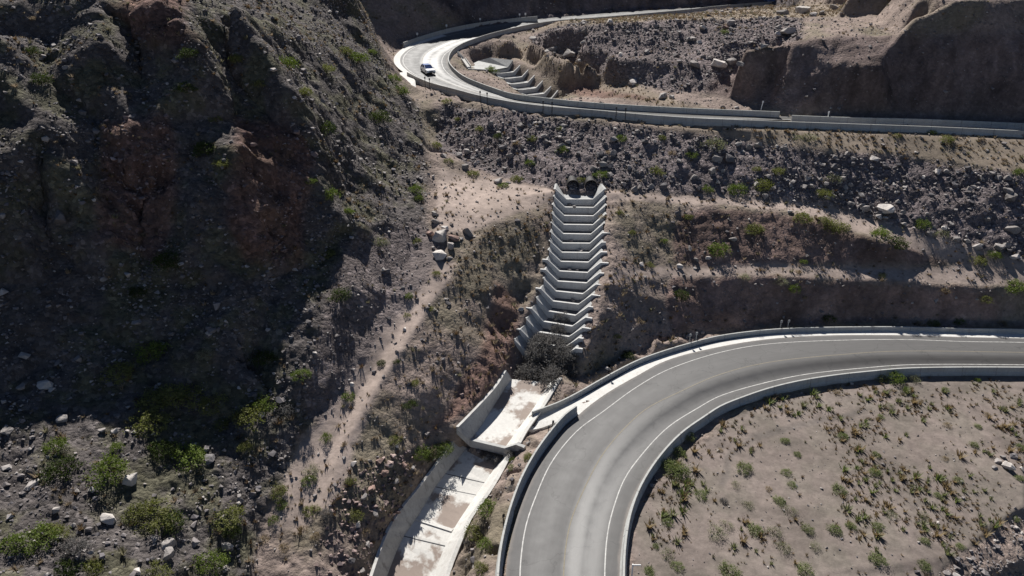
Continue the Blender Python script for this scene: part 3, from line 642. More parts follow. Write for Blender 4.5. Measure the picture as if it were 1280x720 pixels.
# concrete gutter between pavement and barrier, joined by the side chute that drops into the channel
Osub = [p for p in O_pav if p.y > W(724, 518, 0).y - .2]
gu = ribbon('gutter', resample([p + Vector((0, 0, .012)) for p in G_out], n=110), resample([p + Vector((0, 0, .012)) for p in Osub], n=110), M['concrete'], None, 2); tag(gu, kind='structure')
sc_up = cr(pzz([(700, 507.5, .015), (690, 511, -.02), (668, 522, -.15), (660, 528, -.25), (655, 536, -.1)]), .5)
sc_dn = cr(pzz([(723, 517.5, .015), (712, 520.5, -.02), (692, 529, -.2), (672, 536, -.35), (655, 537, -.1)]), .5)
m_ = 24; a_, b_ = resample(sc_up, n=m_), resample(sc_dn, n=m_)
sd = MB(); vs = []
for p, q in zip(a_, b_): vs += [p, q, q + Vector((.1, -.1, -.6)), p + Vector((-.1, .1, -.6))]
fs = []
for i in range(m_ - 1):
    for k in range(4): fs.append((i*4+k, i*4+(k+1) % 4, i*4+4+(k+1) % 4, i*4+4+k))
fs += [(0, 1, 2, 3), tuple(range(4*m_-1, 4*m_-5, -1))]
sd.add(vs, fs); s_ = sd.build('side_drain', M['concrete'])
tag(s_, 'short white concrete side drain leading from the road gutter into the channel', 'drain')

prof = [(-.28, -.5), (-.28, 0), (-.13, .25), (-.09, .85), (.09, .85), (.13, .25), (.28, 0), (.28, -.5)]
def barrier(path, label, h=.85, pr=None, joints=True, flip=1):
    k = h / .85
    o = sweep('concrete_barrier', path, [(a * flip, b * k if b > 0 else b) for a, b in (pr or prof)], M['barrier'])
    tag(o, label, 'barrier')
    P_ = [(a * flip, b * k if b > 0 else b) for a, b in (pr or prof)]; L_ = 0; jm = MB(); n_ = len(P_)
    for i in range(1, len(path) - 1):
        L_ += (path[i] - path[i - 1]).length
        if L_ < 4.0: continue
        L_ = 0; s_ = side(path, i); f_ = Vector((-s_.y, s_.x, 0)) * .022; vs = []
        for e in (-1, 1):
            for a, b in P_: vs.append(path[i] + s_ * (a * 1.03) + Vector((0, 0, b + (.006 if b > .3 else 0))) + f_ * e)
        jm.add(vs, [tuple(range(n_)), tuple(range(2 * n_ - 1, n_ - 1, -1))] + [(q, (q + 1) % n_, n_ + (q + 1) % n_, n_ + q) for q in range(n_)])
    me = o.data; bm = bmesh.new(); bm.from_mesh(me); me.materials.append(M['jointfill']); vs = [bm.verts.new(v) for v in jm.v]
    for f in jm.f: bm.faces.new([vs[q] for q in f]).material_index = 1
    bm.to_mesh(me); bm.free()
    return o
barrier([p for p in B1], 'concrete road barrier on the left edge of the lower bend, shadow falling on asphalt', 1.05)
barrier(off(B2, -.12), 'long concrete road barrier behind the white gutter along the far edge of the lower road', .6, [(-.16, -.6), (-.16, 0), (-.10, .2), (-.08, .85), (.08, .85), (.10, .2), (.16, 0), (.16, -.6)])
barrier(off(I_top, .14), 'concrete road barrier on the inside of the lower bend beside the dry field')
barrier([inz(p, -.85) for p in near_top], 'longest concrete barrier on the outer near edge of the upper road above the embankment')
barrier(off(in_g, 0), 'curved concrete barrier on the inside of the upper hairpin above the small cascade')
barrier([inz(p, -1.0) for p in far_top], 'shaded concrete barrier on the outer far edge of the hairpin below the dark slope', 1.0)
barrier([inz(p, -.85) for p in rt_top], 'shaded concrete barrier at the foot of the dark right hand cliff')

# ------------------------------------------------------------------ upper road
n = 190
uo, ui = resample([inz(p, .02) for p in off(U_out, .9, 0)], n=n), resample([inz(p, .02) for p in off(U_in, -.1)], n=n)
ru = ribbon('road', uo, ui, M['asphalt_up'], None, 14, True, True); tag(ru, kind='structure')
linestrip('edge_line', [p for p in resample([a.lerp(b, .17) for a, b in zip(uo, ui)], n=150)], .15, M['white'], ru, .012)
linestrip('edge_line', [p for p in resample([a.lerp(b, .88) for a, b in zip(uo, ui)], n=150)], .15, M['white'], ru, .012)
linestrip('centre_line', [p for p in resample([a.lerp(b, .52) for a, b in zip(uo, ui)], n=150)], .12, M['yellow'], ru, .012)
# concrete gutter round the outside of the hairpin
gi = [i for i, p in enumerate(uo) if (p.y > 133 and p.x < -16)]
ga = [uo[i] for i in gi]; g1 = off(ga, .0, .02); g2 = [a + (ui[i] - a).normalized() * 1.7 + Vector((0, 0, .03)) for a, i in zip(ga, gi)]
gg = ribbon('gutter', g1, g2, M['concrete'], None, 2); tag(gg, kind='structure')
ap = [W(499, 91, 22.0), W(509, 90, 22.0), W(519, 101, 21.5), W(520, 110, 20.9), W(509, 113, 20.9), W(502, 103, 21.4)]
mb = MB(); k = len(ap); mb.add([p + Vector((0, 0, .05)) for p in ap] + [p + Vector((0, 0, -.8)) for p in ap], [tuple(range(k))[::-1], tuple(range(k, 2*k))] + [(i, (i+1) % k, k + (i+1) % k, k + i) for i in range(k)])
tag(mb.build('drain_apron', M['concrete']), 'white concrete drain apron spilling off the hairpin beside the green bush', 'drain')

# ------------------------------------------------------------------ stepped chutes
def slab(P4, th, name, mat, parent):
    """thin slab below four top corners"""
    n_ = Vector((0, 0, -th)); v = [Vector(p) for p in P4]; v += [p + n_ for p in v]
    o = mesh_obj(name, v, [(0, 1, 2, 3), (7, 6, 5, 4), (0, 4, 5, 1), (1, 5, 6, 2), (2, 6, 7, 3), (3, 7, 4, 0)], mat, parent); return o
def weir(Lt, Lb, Rb, Rt, fwd, th, depth, extL=0, extR=0):
    """wall across the chute with a trapezoidal notch; fwd = unit vector downstream"""
    top = [Lt, Lb, Rb, Rt]
    if extR: top = top + [Rt + (Rt - Rb).normalized() * 0 + Vector(((Rb - Lb).x, (Rb - Lb).y, 0)).normalized() * extR]
    if extL: top = [Lt - Vector(((Rb - Lb).x, (Rb - Lb).y, 0)).normalized() * extL] + top
    m = len(top); back = -fwd * th
    V = top + [p + back for p in top] + [p + Vector((0, 0, -depth)) for p in top] + [p + back + Vector((0, 0, -depth)) for p in top]
    Fc = []
    for i in range(m - 1):
        Fc += [(i, i+1, m+i+1, m+i), (2*m+i, 2*m+i+1, i+1, i), (m+i, m+i+1, 3*m+i+1, 3*m+i), (2*m+i, 3*m+i, 3*m+i+1, 2*m+i+1)]
    Fc += [(0, m, 3*m, 2*m), (m-1, 3*m-1, 4*m-1, 2*m-1)]
    return V, Fc
def fix(o):
    bm = bmesh.new(); bm.from_mesh(o.data); bmesh.ops.recalc_face_normals(bm, faces=bm.faces); bm.to_mesh(o.data); bm.free(); return o
chute = empty('drainage_chute', BL[0].lerp(BR[0], .5)); chute.location = (0, 0, 0)
tag(chute, 'long stepped concrete drainage chute descending from twin culvert pipes to the lower channel', 'drainage chute')
def build_steps(parent, BL, BR, TL, TR, drop, th=.28, tabs=True):
    n = len(BL)
    for i in range(n):
        c = BL[i].lerp(BR[i], .5)
        nx_ = (BL[min(i+1, n-1)].lerp(BR[min(i+1, n-1)], .5) - BL[max(i-1, 0)].lerp(BR[max(i-1, 0)], .5)); nx_.z = 0; nx_.normalize()
        V_, F_ = weir(TL[i], BL[i], BR[i], TR[i], nx_, th, 1.25, .7 if tabs and i in (8, 9, 11, 13, 15) else 0, (.55 + .25 * (i % 3)) if tabs and i > 4 else 0)
        fix(mesh_obj('weir', V_, F_, M['lip'], parent))  # paler lip colour paints in the sunlit edges
        if i < n - 1:
            # basin between weir i and i+1: floor under the next lip, sloping sides
            fl = BL[i+1].z - .30; j = i + 1
            a0 = Vector((BL[i].x, BL[i].y, fl)); b0 = Vector((BR[i].x, BR[i].y, fl))
            a1 = Vector((BL[j].x, BL[j].y, fl)); b1 = Vector((BR[j].x, BR[j].y, fl))
            back = -nx_ * (th + .02)
            bas = None
            q = [a0, b0, b1 + back, a1 + back]; q2 = [p + Vector((0, 0, -.2)) for p in q]
            fl_ = MB(); fl_.add(q + q2, [(3, 2, 1, 0), (4, 5, 6, 7), (0, 1, 5, 4), (2, 3, 7, 6)]); fix(fl_.build('basin_floor', M['shadefloor'], parent))  # dark floor colour paints in the shade between weirs
            tz_ = TL[j].z - .02
            for s0, s1, t0, t1 in ((a0, a1, TL[i], TL[j]), (b0, b1, TR[i], TR[j])):
                d0 = Vector((t0.x, t0.y, tz_)); d1 = Vector((t1.x, t1.y, tz_))
                s1_, d1_ = s1 + back, d1 + back
                o_ = (d0 - s0); o_.z = 0; o_.normalize(); o_ *= .22
                q = [s0, s1_, d1_, d0]; q2 = [p + o_ + Vector((0, 0, -.03)) for p in q]
                bas = MB(); bas.add(q + q2, [(0, 1, 2, 3), (7, 6, 5, 4), (2, 6, 7, 3), (0, 3, 7, 4), (1, 5, 6, 2), (0, 4, 5, 1)])
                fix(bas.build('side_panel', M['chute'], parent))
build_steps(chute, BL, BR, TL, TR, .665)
# outlet apron and pipes
h0 = [W(703, 238.5, 12.55), W(747, 238.5, 12.55)]
topL = W(697, 232, 13.9); topR = W(754, 232, 13.9)
apm = MB()
hl = Vector((TL[0].x + .35, TL[0].y + 2.6, 12.2)); hr = Vector((TR[0].x - .35, TR[0].y + 2.6, 12.2))
bl0 = Vector((BL[0].x, BL[0].y + .02, 11.98)); br0 = Vector((BR[0].x, BR[0].y + .02, 11.98))
q = [bl0, br0, hr, hl]; apm.add(q + [p - Vector((0, 0, .3)) for p in q], [(3, 2, 1, 0), (4, 5, 6, 7), (0, 1, 5, 4), (1, 2, 6, 5), (2, 3, 7, 6), (3, 0, 4, 7)])
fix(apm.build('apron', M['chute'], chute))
for s0, s1, t0 in ((bl0, hl, TL[0]), (br0, hr, TR[0])):
    t1 = Vector((s1.x, s1.y, 13.5)); oo = Vector((-.3 if s0 is bl0 else .3, 0, 0)); mb = MB()
    t0_ = t0 + Vector((0, .02, -.02))
    q = [s0, s1, t1, t0_]; mb.add(q + [p + oo for p in q], [(0, 1, 2, 3), (7, 6, 5, 4), (0, 4, 5, 1), (1, 5, 6, 2), (2, 6, 7, 3), (3, 7, 4, 0)])
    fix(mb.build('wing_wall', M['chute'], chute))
for px in (716, 738.5):
    c = W(px, 234, 12.95); r = .88; mb = MB(); n_ = 24
    yb = hl.y + 2.5; vs = []
    for (yy, rr) in ((hl.y - .2, r), (hl.y - .2, r - .07), (yb, r - .07), (yb, r)):
        for i in range(n_): t = 2 * math.pi * i / n_; vs.append((c.x + rr * math.cos(t), yy, 12.35 + r + rr * math.sin(t)))
    fs = []
    for k in range(4):
        for i in range(n_):
            a, b = k * n_ + i, k * n_ + (i + 1) % n_; a2, b2 = ((k + 1) % 4) * n_ + i, ((k + 1) % 4) * n_ + (i + 1) % n_; fs.append((a, b, b2, a2))
    mb.add(vs, fs); mb.add([(c.x + r * math.cos(2*math.pi*i/n_), yb - .1, 12.35 + r + r * math.sin(2*math.pi*i/n_)) for i in range(n_)], [tuple(range(n_))])
    fix(mb.build('culvert_pipe', M['pipe'], chute))  # bore and end disc take the painted inner shade
# second cascade
casc = empty('drainage_chute'); tag(casc, 'short stepped concrete cascade inside the upper hairpin behind the curved barrier', 'drainage chute')
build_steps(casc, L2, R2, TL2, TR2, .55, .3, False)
q = [W(586, 82, 20.6), L2[0] + Vector((0, 0, .02)), R2[0] + Vector((0, 0, .02)), W(598, 76, 20.7)]
slab(q, .4, 'apron', M['chute'], casc)
q = [R2[0] + Vector((0, 0, .03)), TR2[0], W(612, 72, 21.6), W(598, 76, 20.72)]
fix(slab(q, .25, 'wing_wall', M['chute'], casc))
q = [L2[0] + Vector((0, 0, .03)), TL2[0], W(585, 86, 21.2), W(586, 82, 20.62)]
fix(slab(q, .25, 'wing_wall', M['chute'], casc))
for (p0, p1), lb in ((((572, 66, 23.0), (584, 78, 21.0)), 'upper'), (((579, 74, 22.4), (586, 84, 21.3)), 'lower')):
    a = W(*p0); b = W(*p1); d_ = (b - a).normalized(); s_ = Vector((d_.y, -d_.x, 0)).normalized(); mb = MB()
    for o_, hh in ((-.45, .35), (.45, .35), (0, .08)):
        wd_ = .12 if o_ else .9
        q = [a + s_ * (o_ - wd_/2), a + s_ * (o_ + wd_/2), b + s_ * (o_ + wd_/2), b + s_ * (o_ - wd_/2)]
        q = [p + Vector((0, 0, hh)) for p in q]; mb.add(q + [p - Vector((0, 0, .5)) for p in q], [(0, 1, 2, 3), (7, 6, 5, 4), (0, 4, 5, 1), (1, 5, 6, 2), (2, 6, 7, 3), (3, 7, 4, 0)])
    tag(fix(mb.build('drain_flume', M['concrete'])), ('longer' if lb == 'upper' else 'shorter') + ' narrow concrete flume dropping from the hairpin barrier to the small cascade', 'drain')

# ------------------------------------------------------------------ lower channel
chan = empty('drainage_channel'); tag(chan, 'wide pale concrete drainage channel with silt patches beside the lower bend', 'drainage channel')
def strip(name, A, B, th, parent, mat, outn):
    n_ = len(A); v = []; f = []
    for i in range(n_): v += [A[i], B[i], B[i] + outn(i), A[i] + outn(i)]
    for i in range(n_ - 1):
        for k in range(4): f.append((i*4+k, i*4+(k+1) % 4, i*4+4+(k+1) % 4, i*4+4+k))
    f += [(0, 1, 2, 3), (4*n_-1, 4*n_-2, 4*n_-3, 4*n_-4)]
    return fix(mesh_obj(name, v, f, mat, parent))
def shp(l, n=24): return resample(cr(l, .5), n=n)
for seg, (LT, LF, RF, RT) in enumerate(((A_LT, A_LF, A_RF, A_RT), (B_LT, B_LF, B_RF, B_RT))):
    LT, LF, RF, RT = [shp(x) for x in (LT, LF, RF, RT)]
    strip('channel_floor', LF, RF, .3, chan, M['channel'], lambda i: Vector((0, 0, -.3)))
    wl = lambda i, s=1: Vector((-.22, .1, -.12)); wr = lambda i: Vector((.22, -.1, -.12))
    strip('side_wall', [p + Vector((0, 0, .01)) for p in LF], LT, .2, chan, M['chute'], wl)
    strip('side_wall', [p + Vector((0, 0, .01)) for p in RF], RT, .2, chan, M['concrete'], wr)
    # flat coping along both tops
    strip('coping', [p + Vector((0, 0, .03)) for p in LT], [outer(a, b, .28, .03) for a, b in zip(LT, RT)], .2, chan, M['concrete'], lambda i: Vector((0, 0, -.25)))
    strip('coping', [p + Vector((0, 0, .03)) for p in RT], [outer(b, a, .35, .03) for a, b in zip(LT, RT)], .2, chan, M['concrete'], lambda i: Vector((0, 0, -.25)))
# drop wall at the end of the upper segment
tp = [W(573, 534, .4), W(590, 547.5, -1.17), W(632.5, 557.5, -1.17), W(647, 553, -.15), W(657, 557, -.3)]
mb = MB(); fw = Vector((-.18, -.35, 0)); m_ = len(tp)
dz_w = [.6, .9, .95, .8, .6]; lo = [p - Vector((0, 0, d)) for p, d in zip(tp, dz_w)]
V_ = tp + [p + fw for p in tp] + lo + [p + fw for p in lo]; Fc = []
for i in range(m_ - 1): Fc += [(i, i+1, m_+i+1, m_+i), (2*m_+i, 2*m_+i+1, i+1, i), (m_+i, m_+i+1, 3*m_+i+1, 3*m_+i)]
Fc += [(0, m_, 3*m_, 2*m_), (m_-1, 3*m_-1, 4*m_-1, 2*m_-1)]
mb.add(V_, Fc); fix(mb.build('drop_wall', M['chute'], chan))
def nearpy(l, y): return min(l, key=lambda q: abs(proj(q)[1] - y))
LFs, RFs = cr(B_LF, .2), cr(B_RF, .2)
for (ya, yb, th, hh, nm, mt) in ((648, 662, .35, .05, 'floor_sill', 'concrete'), (669, 683, .07, .012, 'floor_joint', 'darkpost'), (592, 603, .06, .012, 'floor_joint', 'darkpost'), (608, 618, .06, .012, 'floor_joint', 'darkpost')):
    a, b = nearpy(LFs, ya), nearpy(RFs, yb); d_ = (b - a).normalized(); f_ = Vector((-abs(d_.y) - .3, -d_.x, 0)).normalized() * th; f_.z = -.06 * th
    mb = MB(); q = [p + Vector((0, 0, hh)) for p in (a, b, b + f_, a + f_)]; mb.add(q + [p - Vector((0, 0, .12 + hh)) for p in q], [(0, 1, 2, 3), (7, 6, 5, 4), (0, 4, 5, 1), (1, 5, 6, 2), (2, 6, 7, 3), (3, 7, 4, 0)])
    fix(mb.build(nm, M[mt], chan))

# ------------------------------------------------------------------ placing on the ground
def nmesh(name, V_, T_, mat, k=3, smooth=False):
    me = bpy.data.meshes.new(name); V_ = np.asarray(V_, np.float32); T_ = np.asarray(T_, np.int32)
    me.vertices.add(len(V_)); me.vertices.foreach_set('co', V_.ravel()); me.loops.add(T_.size); me.loops.foreach_set('vertex_index', T_.ravel())
    me.polygons.add(len(T_)); me.polygons.foreach_set('loop_start', np.arange(0, T_.size, k, dtype=np.int32)); me.polygons.foreach_set('loop_total', np.full(len(T_), k, dtype=np.int32))
    me.update(calc_edges=True); me.materials.append(mat); return me
def bush_mesh(name, seed, mat, nclump=64, nleaf=20, flat_=.8, leaf=.05, spread=.23, open_=0.):
    g = np.random.default_rng(seed); V_ = []; T_ = []
    lob = g.uniform(.72, 1.08, 8)
    for c in range(nclump):
        az = g.uniform(0, 2 * math.pi); el = math.asin(g.uniform(-.05, 1)); rr = (g.uniform(.35, 1) ** .5) * lob[int(az / (2 * math.pi) * 8) % 8]
        cc = np.array([math.cos(az) * math.cos(el) * rr, math.sin(az) * math.cos(el) * rr, .12 + math.sin(el) * rr * flat_])
        sp_ = spread * g.uniform(.6, 1.25)
        for l in range(nleaf):
            p = cc + g.normal(0, 1, 3) * sp_ * .5; p[2] = max(p[2], .0)
            a_ = g.normal(0, 1, 3); a_ /= np.linalg.norm(a_); b_ = np.cross(a_, g.normal(0, 1, 3)); b_ /= np.linalg.norm(b_)
            s1, s2 = leaf * g.uniform(.7, 1.5), leaf * g.uniform(.4, .8); b0 = len(V_)
            V_ += [p - a_ * s1, p + b_ * s2, p + a_ * s1, p - b_ * s2]; T_.append((b0, b0+1, b0+2, b0+3))
    return nmesh(name, V_, T_, mat, 4)
def stems_mesh(seed):
    g = random.Random(seed); mb = MB()
    for i in range(7):
        a = g.uniform(0, 6.28); e = g.uniform(.5, 1.3); L_ = g.uniform(.5, .85)
        t = Vector((math.cos(a) * math.cos(e), math.sin(a) * math.cos(e), math.sin(e) * .8)) * L_
        mb.cyl((0, 0, -.12), t * .55, .035, 5, .022, False); mb.cyl(t * .55, t + Vector((g.uniform(-.1, .1), g.uniform(-.1, .1), .02)), .022, 5, .008, False)
    me = bpy.data.meshes.new('stems'); me.from_pydata(mb.v, [], mb.f); me.update(); me.materials.append(M['wood']); return me
STEMS = [stems_mesh(i) for i in range(3)]
BM = {}
for key, mt, kw in (('g', 'leaf_green', {}), ('o', 'leaf_olive', {}), ('f', 'leaf_field', dict(nclump=62, nleaf=20, spread=.28, leaf=.05)), ('p', 'leaf_pale', dict(nclump=46, nleaf=18, spread=.32, leaf=.042)), ('d', 'leaf_dark', {}), ('y', 'leaf_grey', dict(nclump=80, nleaf=18, spread=.2, leaf=.045)), ('s', 'straw', dict(nclump=40, nleaf=16, spread=.25, leaf=.05))):
    BM[key] = [bush_mesh('foliage', 100 + ord(key) * 7 + i, M[mt], **kw) for i in range(4)]
def tuft_mesh(seed, mat, n=34, h=1.0):
    g = random.Random(seed); V_ = []; T_ = []
    for i in range(n):
        a = g.uniform(0, 6.28); r = g.uniform(0, .22); lean = g.uniform(.1, .75); w = .075; hh = h * g.uniform(.55, 1)
        bx, by = r * math.cos(a), r * math.sin(a); tx, ty = bx + lean * math.cos(a) * hh * .8, by + lean * math.sin(a) * hh * .8
        b0 = len(V_); V_ += [(bx - w * math.sin(a), by + w * math.cos(a), -.05), (bx + w * math.sin(a), by - w * math.cos(a), -.05), (tx, ty, hh)]; T_.append((b0, b0+1, b0+2))
    return nmesh('tussock', V_, T_, mat)
def hull_mesh(seed, mat=None, n=13, sq=(1, .8, .62)):
    g = random.Random(seed); bm = bmesh.new()
    for i in range(n):
        v = Vector((g.gauss(0, 1), g.gauss(0, 1), g.gauss(0, 1))).normalized() * g.uniform(.8, 1.1)
        v = Vector((max(-.78, min(.78, v.x)) * sq[0], max(-.78, min(.78, v.y)) * sq[1], max(-.7, min(.7, v.z)) * sq[2])); bm.verts.new(v)
    r = bmesh.ops.convex_hull(bm, input=bm.verts)
    bmesh.ops.delete(bm, geom=[e for e in r['geom_interior'] if isinstance(e, bmesh.types.BMVert)], context='VERTS')
    bmesh.ops.triangulate(bm, faces=bm.faces); return bm
def boulder_mesh(seed, mat):
    bm = hull_mesh(seed, None, 14, random.Random(seed).choice([(1, .8, .75), (1, .65, .7), (.9, .9, .6)]))
    bmesh.ops.bevel(bm, geom=list(bm.edges), offset=.025, segments=1, affect='EDGES')
    bmesh.ops.triangulate(bm, faces=bm.faces)
    bmesh.ops.subdivide_edges(bm, edges=[e for e in bm.edges if e.calc_length() > .3], cuts=2, use_grid_fill=True)
    for v in bm.verts:
        q = v.co * 2.1 + Vector((seed, 0, 0)); v.co += v.co.normalized() * (mnoise.noise(q) * .05 + mnoise.noise(q * 3) * .03)
    me = bpy.data.meshes.new('boulder'); bm.to_mesh(me); bm.free(); me.materials.append(mat); return me
RM = {k: [boulder_mesh(300 + i + 11 * j, M[m_]) for i in range(5)] for j, (k, m_) in enumerate((('g', 'rock'), ('w', 'rock_pale'), ('r', 'rock_red'), ('k', 'rock_dark')))}

# landmarks used to say where a thing stands
LM = [(60, 60, 'on the shaded slope at the top left corner'), (250, 90, 'on the dark slope above the reddish crags'), (360, 60, 'on the sunlit rocky spur, upper part'), (460, 70, 'on the spur edge beside the hairpin'), (400, 150, 'halfway down the sunlit spur'), (260, 190, 'beside the reddish crags of the left hill'), (60, 270, 'on the dark scree at the left edge'),
 (400, 250, 'low on the spur above the shaded talus'), (190, 350, 'in the darkest hollow of the left hill'), (420, 360, 'on the shaded talus beside the dirt path'), (180, 450, 'in the sun patch above the thicket'), (340, 450, 'between the dark hollow and the talus'), (225, 500, 'along the top of the lower left thicket'), (330, 510, 'at the right end of the lower left thicket'), (220, 560, 'in the middle of the lower left thicket'), (40, 500, 'on the shaded blocks at the left edge'),
 (110, 575, 'on the rocky slope left of the thicket'), (40, 650, 'in the bottom left corner'), (110, 700, 'along the bottom edge, lower left'), (200, 645, 'in the scrub below the thicket'), (280, 650, 'in the scrub left of the path foot'), (250, 705, 'along the bottom edge below the scrub'), (370, 640, 'around the foot of the dirt path'), (390, 580, 'along the left side of the lower path'),
 (530, 360, 'along the upper dirt path on the berm'), (490, 450, 'along the middle dirt path on the berm'), (500, 540, 'on the berm face above the channel'), (450, 640, 'on the rubble slope left of the channel'), (540, 560, 'against the channel wall below the berm'), (600, 660, 'between the channel and the lower road'), (640, 575, 'below the channel drop wall'), (550, 300, 'in the rock pile at the head of the berm'), (550, 200, 'on the slope between spur and embankment'), (640, 200, 'in the left part of the riprap embankment'), (630, 230, 'at the embankment toe left of the culverts'), (560, 135, 'just below the hairpin barrier'),
 (700, 180, 'high on the embankment above the culverts'), (725, 228, 'beside the twin culvert pipes'), (690, 450, 'in the grey brush pile at the chute foot'), (720, 310, 'inside the stepped chute'), (650, 386, 'left of the lower chute steps'), (770, 330, 'right of the stepped chute'), (800, 200, 'on the embankment right of the culverts'), (900, 195, 'mid embankment below the upper barrier end'), (950, 225, 'low on the embankment above the track'), (1030, 220, 'on the embankment below the dark cliff'), (1010, 165, 'on the sandy verge below the upper barrier'), (1190, 168, 'on the sandy verge at the right'), (1130, 205, 'at the top of the right embankment'), (1262, 240, 'on the right embankment near the photo edge'), (1107, 262, 'on the embankment right above the track'),
 (900, 305, 'on the slope between the two dirt tracks'), (980, 270, 'along the upper track, left cluster'), (1050, 282, 'along the upper track, middle cluster'), (1110, 295, 'along the upper track, right cluster'), (1190, 295, 'where the upper track meets the riprap'), (1250, 315, 'where the two tracks meet at the right'), (960, 348, 'along the edge of the lower track'), (1080, 345, 'along the middle of the lower track'), (1230, 365, 'right end of the lower track'), (852, 367, 'on the brown cut left end'), (1040, 398, 'at the foot of the brown cut'), (1180, 400, 'behind the lower road barrier at the right'), (785, 445, 'behind the lower road barrier at the bend'),
 (1130, 470, 'against the inner barrier on the straight'), (1230, 468, 'against the inner barrier at the right'), (850, 575, 'against the inner barrier on the bend'), (825, 690, 'in the lower left corner of the field'), (900, 570, 'on the field near the bend'), (890, 650, 'on the field, low left part'), (955, 665, 'on the field, low middle left'), (985, 605, 'on the field, middle left'), (1000, 700, 'on the field, bottom middle'), (1050, 520, 'on the upper field below the barrier'), (1060, 600, 'in the middle of the field'), (1060, 660, 'on the field, low middle'), (1110, 695, 'on the field beside the rubble edge'), (1160, 650, 'on the field, low right part'), (1190, 580, 'on the field, middle right'), (1200, 520, 'on the upper field at the right'), (1260, 580, 'around the stony hollow in the field'), (1268, 640, 'on the right end of the rubble edge'),
 (615, 86, 'beside the small cascade in the hairpin'), (700, 62, 'at the left end of the hairpin island rubble'), (760, 35, 'on the grassy rim of the hairpin island'), (790, 80, 'on the mid ledge of the hairpin island'), (830, 118, 'at the roadside inside the hairpin island'), (870, 40, 'at the top of the hairpin island rubble'), (900, 78, 'among the big blocks of the hairpin island'), (960, 50, 'high on the island above the smooth cut'), (1010, 12, 'on the grassy top beside the far road')]
PLACED = []
CB = []
for top in (chute, casc, chan):
    for ch in top.children:
        vv = [v.co.copy() for v in ch.data.vertices]; CB.append(BVHTree.FromPolygons(vv, [tuple(f.vertices) for f in ch.data.polygons]))
def surface_point(px, py):
    p, n_ = hit(px, py); best = (p - Vector((0, 0, CH))).length if p is not None else 1e9
    for b_ in CB:
        r = b_.ray_cast(Vector((0, 0, CH)), ray(px, py))
        if r[0] is not None and r[3] < best: best = r[3]; p = r[0]
    return p
def set_bush(px, py, r, key, squash=1.0):
    if key == 'y' and 640 < px < 730: r *= 1.45; squash = 1.25
    p = surface_point(px, py + r * .35)
    if p is None: return
    t = proj(p)[2]; rad = r * t / F * 1.12
    if px > 800 and py > 480: key = {'g': 'f', 'o': 'f'}.get(key, key); r *= 1.3
    b = random.choice(BM[key]); root = empty('grey_shrub' if key == 'y' else 'bush', p - Vector((0, 0, rad * .12)), random.uniform(0, 6.28))
    root.scale = (rad * random.uniform(.92, 1.1), rad * random.uniform(.92, 1.1), rad * random.uniform(.8, 1.0) * squash)
    for nm, me in (('foliage', b), ('stem', random.choice(STEMS))):
        c = bpy.data.objects.new(nm, me); col.objects.link(c); c.parent = root
    PLACED.append(('bush', root, px, py, r, key))
def set_rock(px, py, r, key):
    p = surface_point(px, py + r * .4)
    if p is None: return
    t = proj(p)[2]; rad = r * t / F * 1.25
    o = bpy.data.objects.new('boulder', random.choice(RM[key])); col.objects.link(o)
    o.location = p + Vector((0, 0, rad * .22)); o.rotation_euler = (random.uniform(-.3, .3), random.uniform(-.3, .3), random.uniform(0, 6.28))
    o.scale = (rad * random.uniform(.9, 1.2), rad * random.uniform(.85, 1.1), rad * random.uniform(.8, 1.05))
    PLACED.append(('boulder', o, px, py, r, key))
